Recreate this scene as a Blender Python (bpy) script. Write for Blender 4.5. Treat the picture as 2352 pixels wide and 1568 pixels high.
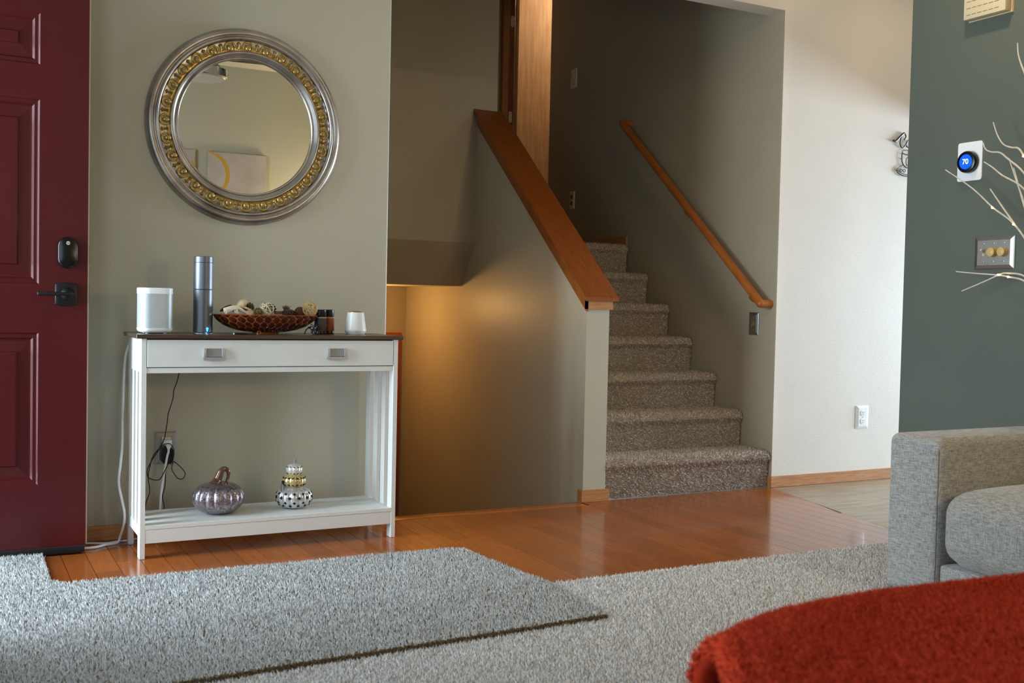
import bpy, bmesh, math, random
import numpy as np
from mathutils import Matrix, Vector
random.seed(7); rng = np.random.default_rng(7)
for o in list(bpy.data.objects): bpy.data.objects.remove(o)
S = bpy.context.scene; COL = S.collection; PI = math.pi

# ------------------------------------------------------------------ camera
cd = bpy.data.cameras.new('camera'); cam = bpy.data.objects.new('camera', cd); COL.objects.link(cam)
CR = Vector((0.8838896, -0.4671941, 0.0216517)); CU = Vector((-0.0031618, 0.0403242, 0.9991816)); CF = Vector((0.4676849, 0.8832347, -0.0341650))
m3 = Matrix((CR, CU, -CF)).transposed()
cam.matrix_world = Matrix.Translation((-1.65979, -4.28930, 0.93183)) @ m3.to_4x4()
cd.sensor_width = 36.0; cd.lens = 2440.64 / 2352 * 36.0; cd.clip_start = 0.02
cd.dof.use_dof = True; cd.dof.focus_distance = 4.9; cd.dof.aperture_fstop = 6.3
S.camera = cam

# ------------------------------------------------------------------ light
S.view_settings.view_transform = 'Standard'; S.view_settings.look = 'None'
S.view_settings.gamma = 1.0; S.view_settings.use_curve_mapping = False
S.view_settings.exposure = 0.0
W = bpy.data.worlds.new('sky'); S.world = W; W.use_nodes = True
bg = W.node_tree.nodes['Background']; bg.inputs[0].default_value = (0.72, 0.86, 1.0, 1); bg.inputs[1].default_value = 1.2

def area(name, loc, rot, sx, sy, power, color, spread=PI):
    l = bpy.data.lights.new(name, 'AREA'); l.shape = 'RECTANGLE'; l.size = sx; l.size_y = sy
    l.energy = power; l.color = color; l.spread = spread
    o = bpy.data.objects.new(name, l); COL.objects.link(o); o.location = loc; o.rotation_euler = rot
    return o
# daylight in the open front door and in the kitchen patio door
area('daylight_front_door', (-3.9, -0.55, 1.35), (0, -PI/2, 0), 2.6, 1.5, 300, (0.74, 0.89, 1.0))
area('added_window_fill', (-2.16, -2.6, 1.45), (0, -PI/2, 0), 1.3, 1.5, 17, (0.62, 0.82, 1.0))  # cool fill light, set in a side window added for it
area('daylight_patio_door', (9.1, -1.65, 0.95), (0, PI/2, 0), 1.6, 2.8, 950, (0.66, 0.82, 1.0))

# ------------------------------------------------------------------ helpers
def lin(c):
    r = []
    for v in c:
        v = v / 255.0
        r.append(v / 12.92 if v <= 0.04045 else ((v + 0.055) / 1.055) ** 2.4)
    return tuple(r) + (1.0,)

def pmat(name, c1, c2=None, rough=0.5, metal=0.0, scale=8.0, stretch=(1, 1, 1), detail=3.0, bump=0.0, bscale=60.0, bstretch=None,
         spec=0.5, coat=0.0, emit=None, estr=0.0, rand=0.0, lo=0.3, hi=0.7, rough2=None, attr=None, sheen=0.0, trans=0.0, ior=1.45, bdist=0.01):
    """procedural material: two colours mixed by stretched noise (or a per-point attribute), fine noise relief"""
    m = bpy.data.materials.new(name); m.use_nodes = True
    nt = m.node_tree; N = nt.nodes; L = nt.links; b = N['Principled BSDF']
    c2 = c2 or c1
    tc = N.new('ShaderNodeTexCoord'); mp = N.new('ShaderNodeMapping'); mp.inputs['Scale'].default_value = stretch
    if rand > 0:
        oi = N.new('ShaderNodeObjectInfo'); ml = N.new('ShaderNodeVectorMath'); ml.operation = 'SCALE'
        cb = N.new('ShaderNodeCombineXYZ')
        for k in range(3): L.new(oi.outputs['Random'], cb.inputs[k])
        L.new(cb.outputs[0], ml.inputs[0]); ml.inputs['Scale'].default_value = 37.0
        ad = N.new('ShaderNodeVectorMath'); ad.operation = 'ADD'
        L.new(tc.outputs['Object'], ad.inputs[0]); L.new(ml.outputs[0], ad.inputs[1]); L.new(ad.outputs[0], mp.inputs['Vector'])
    else:
        L.new(tc.outputs['Object'], mp.inputs['Vector'])
    ramp = N.new('ShaderNodeValToRGB'); ramp.color_ramp.elements[0].position = lo; ramp.color_ramp.elements[1].position = hi
    ramp.color_ramp.elements[0].color = lin(c1); ramp.color_ramp.elements[1].color = lin(c2)
    if attr:
        at = N.new('ShaderNodeAttribute'); at.attribute_name = attr; L.new(at.outputs['Fac'], ramp.inputs[0])
    else:
        nz = N.new('ShaderNodeTexNoise'); nz.inputs['Scale'].default_value = scale; nz.inputs['Detail'].default_value = detail
        L.new(mp.outputs[0], nz.inputs['Vector']); L.new(nz.outputs['Fac'], ramp.inputs[0])
        if rough2 is not None:
            mr = N.new('ShaderNodeMapRange'); mr.inputs[3].default_value = rough; mr.inputs[4].default_value = rough2
            L.new(nz.outputs['Fac'], mr.inputs[0]); L.new(mr.outputs[0], b.inputs['Roughness'])
    col = ramp.outputs[0]
    if rand > 0:
        hs = N.new('ShaderNodeHueSaturation'); mr2 = N.new('ShaderNodeMapRange')
        mr2.inputs[3].default_value = 1 - rand; mr2.inputs[4].default_value = 1 + rand
        L.new(oi.outputs['Random'], mr2.inputs[0]); L.new(mr2.outputs[0], hs.inputs['Value']); L.new(col, hs.inputs['Color']); col = hs.outputs[0]
    L.new(col, b.inputs['Base Color'])
    if rough2 is None: b.inputs['Roughness'].default_value = rough
    b.inputs['Metallic'].default_value = metal; b.inputs['Specular IOR Level'].default_value = spec
    b.inputs['Coat Weight'].default_value = coat; b.inputs['Sheen Weight'].default_value = sheen
    b.inputs['Transmission Weight'].default_value = trans; b.inputs['IOR'].default_value = ior
    if bump > 0:
        mb = N.new('ShaderNodeMapping'); mb.inputs['Scale'].default_value = bstretch or (1, 1, 1)
        L.new(tc.outputs['Object'], mb.inputs['Vector'])
        nb = N.new('ShaderNodeTexNoise'); nb.inputs['Scale'].default_value = bscale; nb.inputs['Detail'].default_value = 2.0
        L.new(mb.outputs[0], nb.inputs['Vector'])
        bp = N.new('ShaderNodeBump'); bp.inputs['Strength'].default_value = bump; bp.inputs['Distance'].default_value = bdist
        L.new(nb.outputs['Fac'], bp.inputs['Height']); L.new(bp.outputs[0], b.inputs['Normal'])
    if emit is not None:
        b.inputs['Emission Color'].default_value = lin(emit); b.inputs['Emission Strength'].default_value = estr
    return m

def weave_mat(name, c1, c2, s=400.0):
    m = bpy.data.materials.new(name); m.use_nodes = True
    nt = m.node_tree; N = nt.nodes; L = nt.links; b = N['Principled BSDF']
    tc = N.new('ShaderNodeTexCoord'); outs = []
    for st in ((0.12, 0.12, 1.0), (1.0, 1.0, 0.12)):
        mp = N.new('ShaderNodeMapping'); mp.inputs['Scale'].default_value = st; L.new(tc.outputs['Object'], mp.inputs['Vector'])
        nz = N.new('ShaderNodeTexNoise'); nz.inputs['Scale'].default_value = s; nz.inputs['Detail'].default_value = 2.0
        L.new(mp.outputs[0], nz.inputs['Vector']); outs.append(nz.outputs['Fac'])
    mm = N.new('ShaderNodeMath'); mm.operation = 'ADD'; L.new(outs[0], mm.inputs[0]); L.new(outs[1], mm.inputs[1])
    m2 = N.new('ShaderNodeMath'); m2.operation = 'MULTIPLY'; m2.inputs[1].default_value = 0.5; L.new(mm.outputs[0], m2.inputs[0])
    ramp = N.new('ShaderNodeValToRGB'); ramp.color_ramp.elements[0].position = 0.38; ramp.color_ramp.elements[1].position = 0.6
    ramp.color_ramp.elements[0].color = lin(c1); ramp.color_ramp.elements[1].color = lin(c2)
    L.new(m2.outputs[0], ramp.inputs[0]); L.new(ramp.outputs[0], b.inputs['Base Color'])
    bp = N.new('ShaderNodeBump'); bp.inputs['Strength'].default_value = 0.5; bp.inputs['Distance'].default_value = 0.003
    L.new(m2.outputs[0], bp.inputs['Height']); L.new(bp.outputs[0], b.inputs['Normal'])
    b.inputs['Roughness'].default_value = 0.9; b.inputs['Sheen Weight'].default_value = 0.25; b.inputs['Specular IOR Level'].default_value = 0.2
    return m

class G:
    """collects shapes in one bmesh"""
    def __init__(s): s.bm = bmesh.new()
    def add(s, verts, faces):
        v = [s.bm.verts.new(p) for p in verts]
        for f in faces:
            try: s.bm.faces.new([v[i] for i in f])
            except ValueError: pass
        return s
    def box(s, x0, y0, z0, x1, y1, z1, bev=0.0, seg=2, mat=None):
        t = bmesh.new(); bmesh.ops.create_cube(t, size=1.0)
        for v in t.verts:
            v.co = Vector(((x0+x1)/2 + v.co.x*(x1-x0), (y0+y1)/2 + v.co.y*(y1-y0), (z0+z1)/2 + v.co.z*(z1-z0)))
        if bev > 0: bmesh.ops.bevel(t, geom=list(t.edges), offset=bev, segments=seg, profile=0.5, affect='EDGES', clamp_overlap=True)
        if mat is not None: bmesh.ops.transform(t, matrix=mat, verts=t.verts)
        t.verts.index_update()
        s.add([v.co.copy() for v in t.verts], [[v.index for v in f.verts] for f in t.faces]); t.free(); return s
    def prism(s, poly, axis, lo, hi):
        """poly: 2-D outline (counter-clockwise seen from +axis), extruded along axis"""
        n = len(poly)
        def P(u, v, w): return {'X': (w, u, v), 'Y': (u, w, v), 'Z': (u, v, w)}[axis]
        V = [P(u, v, lo) for u, v in poly] + [P(u, v, hi) for u, v in poly]
        F = [list(range(n))[::-1], list(range(n, 2*n))] + [[i, (i+1) % n, n+(i+1) % n, n+i] for i in range(n)]
        return s.add(V, F)
    def lathe(s, prof, c=(0, 0, 0), seg=32, mat=None, sx=1.0, sy=1.0, ribs=0, depth=0.0, rib_pow=1.0, caps=True):
        V = []; F = []; m = len(prof)
        for i in range(seg):
            a = 2*PI*i/seg; k = 1.0
            if ribs: k = 1 - depth*(1-abs(math.sin(ribs*a/2))**rib_pow)
            for r, z in prof: V.append(Vector((r*k*sx*math.cos(a), r*k*sy*math.sin(a), z)))
        for i in range(seg):
            j = (i+1) % seg
            for q in range(m-1): F.append([i*m+q, j*m+q, j*m+q+1, i*m+q+1])
        if caps and prof[0][0] > 1e-6: F.append([i*m for i in range(seg)][::-1])
        if caps and prof[-1][0] > 1e-6: F.append([i*m+m-1 for i in range(seg)])
        M = mat or Matrix.Identity(4)
        return s.add([tuple(Vector(c) + (M @ v)) for v in V], F)
    def tube(s, pts, r, seg=8, closed=False):
        pts = [Vector(p) for p in pts]; n = len(pts)
        rr = r if isinstance(r, (list, tuple)) else [r]*n
        V = []; F = []; up = None
        for i in range(n):
            a = pts[(i-1) % n] if (closed or i > 0) else pts[i]; b = pts[(i+1) % n] if (closed or i < n-1) else pts[i]
            t = (b-a).normalized()
            if up is None: up = t.orthogonal().normalized()
            up = (up - t*up.dot(t)); up = up.normalized() if up.length > 1e-6 else t.orthogonal().normalized()
            w = t.cross(up)
            for k in range(seg):
                an = 2*PI*k/seg; V.append(pts[i] + (up*math.cos(an) + w*math.sin(an))*rr[i])
        for i in range(n if closed else n-1):
            j = (i+1) % n
            for k in range(seg): F.append([i*seg+k, i*seg+(k+1) % seg, j*seg+(k+1) % seg, j*seg+k])
        if not closed: F.append(list(range(seg))[::-1]); F.append([(n-1)*seg+k for k in range(seg)])
        return s.add(V, F)
    def ball(s, c, r, seg=16, rings=10, mat=None, scl=(1, 1, 1)):
        V = []; F = []
        M = mat or Matrix.Identity(4)
        for i in range(rings+1):
            th = PI*i/rings
            for k in range(seg):
                a = 2*PI*k/seg
                V.append(Vector(c) + M @ Vector((r*scl[0]*math.sin(th)*math.cos(a), r*scl[1]*math.sin(th)*math.sin(a), -r*scl[2]*math.cos(th))))
        for i in range(rings):
            for k in range(seg): F.append([i*seg+k, i*seg+(k+1) % seg, (i+1)*seg+(k+1) % seg, (i+1)*seg+k])
        return s.add(V, F)
    def build(s, name, mat, parent=None, smooth=35):
        bmesh.ops.remove_doubles(s.bm, verts=s.bm.verts, dist=1e-6)
        bmesh.ops.recalc_face_normals(s.bm, faces=s.bm.faces)
        me = bpy.data.meshes.new(name); s.bm.to_mesh(me); s.bm.free()
        me.materials.append(mat)
        if smooth:
            me.polygons.foreach_set('use_smooth', [True]*len(me.polygons)); me.set_sharp_from_angle(angle=math.radians(smooth))
        o = bpy.data.objects.new(name, me); COL.objects.link(o)
        if parent is not None: child(o, parent)
        return o

def child(o, p):
    o.parent = p; o.matrix_parent_inverse = world_of(p).inverted()
def world_of(p):
    M = p.matrix_basis.copy(); q = p
    while q.parent is not None:
        M = q.parent.matrix_basis @ q.matrix_parent_inverse @ M if q.parent.parent is None else world_of(q.parent) @ q.matrix_parent_inverse @ q.matrix_basis
        break
    return M
def tag(o, label, cat, group=None):
    o['label'] = label; o['category'] = cat
    if group: o['group'] = group
    return o
def thing(name, label, cat, loc=(0, 0, 0), group=None):
    o = bpy.data.objects.new(name, None); o.empty_display_size = 0.05; COL.objects.link(o); o.location = loc
    return tag(o, label, cat, group)
def struct(o, label=None):
    o['kind'] = 'structure'
    if label: o['label'] = label
    return o
def semp(name, loc=(0, 0, 0), label=None):
    o = bpy.data.objects.new(name, None); o.empty_display_size = 0.05; COL.objects.link(o); o.location = loc
    return struct(o, label)
def smoothpath(pts, n=6):
    """Catmull-Rom through the points"""
    P = [Vector(p) for p in pts]; out = []
    for i in range(len(P)-1):
        p0 = P[max(i-1, 0)]; p1 = P[i]; p2 = P[i+1]; p3 = P[min(i+2, len(P)-1)]
        for k in range(n):
            t = k/n
            out.append(0.5*((2*p1) + (p2-p0)*t + (2*p0-5*p1+4*p2-p3)*t*t + (3*p1-p0-3*p2+p3)*t**3))
    out.append(P[-1]); return out
def text_mesh(name, body, size, loc, rot, mat, parent, depth=0.0003):
    cu = bpy.data.curves.new(name, 'FONT'); cu.body = body; cu.size = size; cu.align_x = 'CENTER'; cu.align_y = 'CENTER'; cu.extrude = depth
    t = bpy.data.objects.new(name + '_tmp', cu); COL.objects.link(t)
    bpy.context.view_layer.update()
    me = bpy.data.meshes.new_from_object(t.evaluated_get(bpy.context.evaluated_depsgraph_get()))
    bpy.data.objects.remove(t); me.materials.clear(); me.materials.append(mat)
    me.transform(Matrix.Translation(loc) @ rot)
    o = bpy.data.objects.new(name, me); COL.objects.link(o); child(o, parent); return o

def pile(name, pts, nrm, h, r, mat, parent, lean=0.7, seed=1):
    """yarn tufts: one thin leaning cone each, all in one mesh"""
    g = np.random.default_rng(seed); n = len(pts); pts = np.asarray(pts, float); nrm = np.asarray(nrm, float)
    a = np.where(np.abs(nrm[:, 2:3]) < 0.9, np.array([[0, 0, 1.0]]), np.array([[1.0, 0, 0]]))
    t = np.cross(nrm, a); t /= np.linalg.norm(t, axis=1, keepdims=True); b = np.cross(nrm, t)
    a0 = g.uniform(0, 2*PI, n)[:, None]; V = np.zeros((n, 4, 3)); rs = r*g.uniform(0.8, 1.25, n)[:, None]
    for k in range(3):
        an = a0 + k*2*PI/3
        V[:, k] = pts + (t*np.cos(an) + b*np.sin(an))*rs - nrm*0.002
    la = g.uniform(0, 2*PI, n)[:, None]; lm = lean*g.uniform(0.1, 1.0, n)[:, None]
    V[:, 3] = pts + (nrm + (t*np.cos(la) + b*np.sin(la))*lm)*h*g.uniform(0.65, 1.2, n)[:, None]
    me = bpy.data.meshes.new(name); me.vertices.add(4*n); me.vertices.foreach_set('co', V.reshape(-1))
    base = (np.arange(n)*4)[:, None, None]
    tri = base + np.array([[[0, 1, 3], [1, 2, 3], [2, 0, 3]]])
    me.loops.add(9*n); me.loops.foreach_set('vertex_index', tri.reshape(-1).astype(np.int32))
    me.polygons.add(3*n); me.polygons.foreach_set('loop_start', (np.arange(3*n)*3).astype(np.int32))
    me.update(calc_edges=True)
    at = me.attributes.new('tint', 'FLOAT', 'POINT'); at.data.foreach_set('value', np.repeat(g.uniform(0, 1, n), 4).astype(np.float32))
    me.materials.append(mat); o = bpy.data.objects.new(name, me); COL.objects.link(o); child(o, parent); o['kind'] = 'stuff'
    return o
def inpoly(P, poly):
    x, y = P[:, 0], P[:, 1]; c = np.zeros(len(P), bool); n = len(poly)
    for i in range(n):
        x1, y1 = poly[i]; x2, y2 = poly[(i+1) % n]
        k = ((y1 > y) != (y2 > y)); c ^= k & (x < (x2-x1)*(y-y1)/((y2-y1) or 1e-9) + x1)
    return c
def grid_pts(x0, y0, x1, y1, sp):
    X, Y = np.meshgrid(np.arange(x0, x1, sp), np.arange(y0, y1, sp))
    P = np.stack([X.ravel(), Y.ravel()], 1); return P + rng.uniform(-1.6, 1.6, P.shape)*sp

# ------------------------------------------------------------------ materials
paint = pmat('greige_paint', (176, 170, 150), (180, 174, 154), 0.42, scale=3, bump=0.12, bscale=150, bdist=0.004)
shaded_greige = pmat('shaded_greige_paint', (160, 149, 128), (164, 153, 132), 0.42, scale=3, bump=0.12, bscale=150, bdist=0.004)  # greige of the stairwell walls, with shade put into a darker, browner colour
white_paint = pmat('white_paint', (222, 214, 204), (226, 218, 208), 0.36, scale=3, bump=0.12, bscale=130, bdist=0.004)
green_paint = pmat('dark_green_paint', (90, 97, 88), (94, 101, 92), 0.5, scale=3, bump=0.12, bscale=150, bdist=0.004)
ceil_paint = pmat('ceiling_paint', (214, 206, 186), None, 0.8, bump=0.2, bscale=90)
oak = pmat('oak_trim', (166, 112, 66), (190, 138, 88), 0.38, scale=14, stretch=(1, 1, 9), rand=0.06, bump=0.04, bscale=120, bstretch=(1, 1, 6))
oak_h = pmat('oak_trim_horizontal', (166, 108, 62), (192, 136, 86), 0.38, scale=14, stretch=(0.7, 9, 9), rand=0.06)
oak_pale = pmat('pale_oak', (190, 140, 88), (206, 162, 112), 0.42, scale=10, stretch=(5, 5, 0.5), detail=5, lo=0.35, hi=0.65)
oak_dark = pmat('reddish_oak', (120, 70, 40), (142, 86, 52), 0.4, scale=12, stretch=(6, 6, 0.6))
cap_mat = pmat('honey_oak_cap', (120, 60, 18), (146, 78, 28), 0.33, scale=16, stretch=(9, 0.8, 0.8), detail=5, coat=0.2)
rail_mat = pmat('honey_oak_rail', (158, 86, 30), (180, 104, 44), 0.3, scale=12, stretch=(6, 0.7, 0.7), coat=0.3)
plank_mat = pmat('honey_floor_plank', (150, 79, 30), (166, 91, 39), 0.15, scale=16, stretch=(5, 0.35, 1), detail=5, rand=0.15, lo=0.25, hi=0.75, coat=0.2, rough2=0.22)
tile_mat = pmat('travertine_tile', (140, 123, 101), (176, 160, 137), 0.3, scale=6, stretch=(0.8, 5, 1), detail=5, rand=0.03)
grout = pmat('dark_joint', (70, 48, 30), (84, 58, 36), 0.8)
red_paint = pmat('red_door_paint', (76, 18, 22), (80, 20, 24), 0.27, scale=4, bump=0.03, bscale=120)
cream = pmat('cream_strip', (206, 190, 164), None, 0.6)
blackm = pmat('matte_black_metal', (24, 26, 28), (30, 32, 34), 0.38, metal=0.3, scale=30)
black_plastic = pmat('black_plastic', (14, 14, 16), None, 0.3)
black_rubber = pmat('black_rubber', (20, 18, 18), (28, 26, 26), 0.8)
steel = pmat('brushed_steel', (165, 165, 168), (180, 180, 184), 0.3, metal=1.0, scale=40)
nickel = pmat('brushed_nickel', (148, 146, 142), (168, 164, 158), 0.34, metal=0.9, scale=60, stretch=(8, 8, 1))
satin = pmat('satin_pull', (176, 178, 180), None, 0.38, metal=0.55)
table_white = pmat('white_lacquer', (226, 228, 226), (230, 232, 230), 0.33, scale=5)
table_top_m = pmat('dark_walnut', (66, 50, 40), (84, 66, 54), 0.26, scale=18, stretch=(0.8, 8, 8), detail=5)
white_plastic = pmat('white_plastic', (236, 238, 238), None, 0.4)
ivory = pmat('ivory_plastic', (196, 178, 136), None, 0.4)
ivory_pale = pmat('pale_ivory_plastic', (220, 208, 176), None, 0.45)
brass = pmat('brass', (196, 160, 80), None, 0.3, metal=0.8)

# ------------------------------------------------------------------ structure
HZ = 2.87; UP = 3.9
PX0, PX1, WX, BZ = 1.010, 1.1365, 2.174, 0.058
g = G(); g.box(-2.25, 0, -0.02, 0, 0.12, HZ, 0.010, 3)
struct(g.build('wall_front', paint), 'greige wall behind the round mirror and console table')
g = G(); g.box(-0.01, 0.0, 2.495, WX+0.006, 0.126, UP)
struct(g.build('wall_header', white_paint, None, 0), 'pale header above the stair opening')
g = G(); g.box(WX+0.006, 0, -0.02, 9.3, 0.12, HZ)
struct(g.build('wall_white', white_paint, None, 0), 'white wall to the right of the stairs')
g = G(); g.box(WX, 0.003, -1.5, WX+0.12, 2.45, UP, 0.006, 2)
struct(g.build('wall_stairs', shaded_greige), 'greige wall along the right side of the stairs')
g = G(); g.box(2.03, -4.75, -0.02, 2.15, -0.968, HZ, 0.006, 2)
struct(g.build('wall_green', green_paint), 'dark green wall carrying the thermostat')
g = G()
for b in ((-2.25, -0.2, 0, -2.13, 0, HZ), (-2.25, -1.12, 2.08, -2.13, -0.2, HZ), (-2.25, -1.8, 0, -2.13, -1.12, HZ), (-2.25, -3.4, 0, -2.13, -1.8, 0.75), (-2.25, -3.4, 2.15, -2.13, -1.8, HZ), (-2.25, -4.87, 0, -2.13, -3.4, HZ)): g.box(*b)
struct(g.build('wall_left', paint, None, 0))
g = G(); g.box(-2.25, -4.87, -0.02, 9.3, -4.75, HZ)
struct(g.build('wall_back', paint, None, 0))
g = G()
for b in ((9.2, -0.2, 0, 9.32, 0.12, HZ), (9.2, -3.1, 2.25, 9.32, -0.2, HZ), (9.2, -3.1, 0, 9.32, -0.2, 0.1), (9.2, -4.87, 0, 9.32, -3.1, HZ)): g.box(*b)
g.box(3.45, -0.968, 2.0, 3.57, 0.0, HZ); g.box(3.45, -1.6, 0, 3.57, -0.968, HZ)  # unseen header added here to keep patio daylight off the upper white wall
struct(g.build('wall_kitchen', white_paint, None, 0))
g = G(); g.box(-2.25, -4.87, HZ, 9.32, 0.0, HZ+0.1)
struct(g.build('ceiling', ceil_paint))
# stairwell shell
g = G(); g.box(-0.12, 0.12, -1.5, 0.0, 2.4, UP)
struct(g.build('wall_stairwell_left', shaded_greige, None, 0))
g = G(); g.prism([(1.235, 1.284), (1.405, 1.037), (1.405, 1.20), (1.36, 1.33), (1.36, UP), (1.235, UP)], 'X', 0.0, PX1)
struct(g.build('wall_upper', shaded_greige, None, 0), 'bulkhead wall above the stairs going down')
g = G(); g.box(0, 1.405, 1.037, PX0, 2.4, 1.10)
struct(g.build('ceiling_lower', ceil_paint))
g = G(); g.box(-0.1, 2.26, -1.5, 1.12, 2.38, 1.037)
struct(g.build('wall_lower', shaded_greige, None, 0), 'wall at the foot of the lower stairs')
g = G(); g.box(0, 0.2, -1.45, PX0, 2.3, -1.33)
struct(g.build('floor_lower', pmat('lower_carpet', (128, 112, 98), (150, 134, 120), 0.95, scale=200)))
g = G(); g.box(-0.1, 0.0, UP, 3.4, 3.12, UP+0.1)
struct(g.build('ceiling_upper', ceil_paint))
g = G(); g.box(PX1-0.12, 2.46, 1.0, 1.80, 2.58, UP); g.box(1.80, 2.46, 3.36, WX+0.0, 2.58, UP); g.box(WX+0.10, 2.33, 1.0, 3.3, 2.45, UP); g.box(0.9, 3.02, 1.0, 3.3, 3.12, UP); g.box(3.3, 2.33, 1.0, 3.4, 3.12, UP); g.box(0.9, 2.58, 1.0, 1.0, 3.02, UP)
struct(g.build('wall_hall', shaded_greige, None, 0))
g = G(); g.box(1.017, 1.36, 1.2, PX1, 2.47, UP)
struct(g.build('wall_hall_left', shaded_greige, None, 0))

# half wall between the two flights with its sloping top
ZT = lambda y: 0.977 + 0.848*(y+0.03)            # upper face of the cap
g = G(); g.prism([(0.0, -1.5), (2.3, -1.5), (2.3, 1.30), (1.237, 1.30), (1.237, ZT(1.237)-0.034), (0.0, ZT(0)-0.034)], 'X', PX0, PX1)
struct(g.build('wall_half', paint, None, 0), 'sloping half wall between the two flights of stairs')
t1 = semp('trim_1', (1.07, 0, 0.93), 'honey oak cap on the sloping half wall')
g = G(); g.prism([(-0.03, ZT(-0.03)-0.018), (1.234, ZT(1.234)-0.029), (1.234, ZT(1.234)), (-0.03, ZT(-0.03))], 'X', 0.984, 1.170)
g.build('cap_board', cap_mat, t1, 0)
g = G(); g.prism([(-0.012, ZT(-0.012)-0.082), (1.20, ZT(1.20)-0.082), (1.234, ZT(1.234)-0.05), (1.234, ZT(1.234)-0.030), (-0.012, ZT(-0.012)-0.030)], 'X', 0.998, PX0)
g.build('side_moulding', cap_mat, t1, 0)
g = G(); g.box(0.998, -0.012, 0.921, 1.149, 0.0, 0.9745)
g.build('end_moulding', oak_h, t1, 0)
# baseboards
def base_board(name, boxes, label=None):
    g = G()
    for b in boxes: g.box(*b)
    return struct(g.build(name, oak_h, None, 0), label)
base_board('baseboard_post', [(PX0-0.012, -0.013, 0.001, PX1+0.014, 0.0, BZ), (PX0-0.012, 0.0, 0.001, PX0, 0.03, BZ)], 'short oak baseboard at the foot of the half wall')
base_board('baseboard_white', [(WX-0.006, -0.013, 0.001, 9.2, 0.0, BZ), (WX-0.008, 0.0, 0.001, WX, 0.035, BZ)], 'oak baseboard along the white wall')
base_board('baseboard_front', [(-2.13, -0.013, 0.001, 0.0, 0.0, BZ)], 'oak baseboard under the console table')
base_board('baseboard_landing', [(WX-0.012, 1.40, 1.331, WX, 2.46, 1.388)], 'oak baseboard along the upper landing')
base_board('baseboard_green', [(2.018, -4.75, 0.001, 2.03, -0.968, BZ)])

# floor: slab, planks, nosing, tiles
g = G(); g.box(-2.25, -4.87, -0.12, 9.3, 0.0, -0.0125); fl = struct(g.build('floor', grout, None, 0))
TBX = lambda y: 2.168 + (y+0.0)*0.226          # wood / tile joint
pw = 0.0825
yend = -1.262
for i in range(52):
    x0 = -2.13 + i*pw; x1 = x0 + pw - 0.0020
    if x0 > 2.166: break
    ys = -0.075
    y_hi = ys if (x0 > -0.01 and x1 < PX0+0.01) else -0.001
    cuts = [y_hi]; y = y_hi - random.uniform(0.15, 0.75)
    while y > yend + 0.15: cuts.append(y); y -= random.uniform(0.55, 0.9)
    cuts.append(yend)
    for a, b in zip(cuts[:-1], cuts[1:]):
        lo = b + 0.0009
        poly = [(x0, lo), (x1, lo), (x1, a), (x0, a)]
        if x1 > TBX(lo):                       # trim against the tile joint
            yl = lambda x: (x-2.168)/0.226
            l0 = max(lo, min(a, yl(x0))); l1 = max(lo, min(a, yl(x1)))
            if l0 >= a - 0.004: continue
            if l1 >= a - 1e-4: poly = [(x0, l0), (min(x1, TBX(a)), a), (x0, a)]
            else: poly = [(x0, l0), (x1, l1), (x1, a), (x0, a)]
        g = G(); g.prism(poly, 'Z', -0.012, 0.0); g.build('plank', plank_mat, fl, 0)
g = G(); g.box(0.004, -0.074, -0.03, PX0-0.014, 0.02, 0.0008, 0.008, 3); g.build('nosing', plank_mat, fl)
g = G(); g.box(0.0, 0.0, -0.2, PX0, 0.012, -0.03); g.build('riser', oak_h, fl, 0)
for r in range(7):
    ya = -0.001 - r*0.30; yb = ya - 0.2985
    off = (0.27*r) % 0.61
    for c in range(-1, 4):
        xa = 2.17 + c*0.61 - off + 0.0; xb = xa + 0.6085
        if xb < TBX(yb) + 0.03: continue
        poly = [(max(xa, TBX(yb)+0.003), yb), (xb, yb), (xb, ya), (max(xa, TBX(ya)+0.003), ya)]
        if poly[0][0] >= xb: continue
        if poly[1][0] - poly[0][0] < 0.01: continue
        g = G(); g.prism(poly, 'Z', -0.012, -0.0005); g.build('floor_tile', tile_mat, fl, 0)

# wall-to-wall carpet
carpet_base = pmat('carpet_backing', (160, 156, 152), (176, 172, 168), 0.95, scale=150)
carpet_yarn = pmat('grey_carpet_yarn', (176, 174, 172), (240, 240, 240), 0.9, attr='tint', lo=0.0, hi=0.8, spec=0.15)
rug_yarn = pmat('light_grey_rug_yarn', (150, 152, 152), (206, 208, 208), 0.9, attr='tint', lo=0.0, hi=0.75, spec=0.15)
g = G(); g.box(-2.13, -4.75, -0.012, 2.018, -1.234, 0.003)
cpt = struct(g.build('floor_carpet', carpet_base, None, 0), 'grey cut pile carpet of the living room')
P = grid_pts(-1.35, -3.3, 2.0, -1.236, 0.0059)
rug_poly = [(-2.05, -0.19), (-1.366, -0.21), (-1.37, -0.60), (-1.33, -0.645), (-1.1, -0.655), (-0.03, -0.675), (0.054, -0.70), (0.10, -1.25), (0.077, -1.655), (-1.206, -1.715), (-2.05, -1.745)]
inner = [(x*0.985 if x > -1.5 else x, max(min(y, -0.23), -1.69)) for x, y in rug_poly]
P = P[~inpoly(P, inner)]
keep = ~((P[:, 0] > 1.15) & (P[:, 1] < -1.75)); P = P[keep]
keep = (P[:, 1] > -2.9) | (P[:, 0] < -0.3); P = P[keep]
pile('carpet_pile', np.c_[P, np.full(len(P), 0.003)], np.tile([0, 0, 1.0], (len(P), 1)), 0.0095, 0.0031, carpet_yarn, cpt, 0.8, 3)

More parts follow.
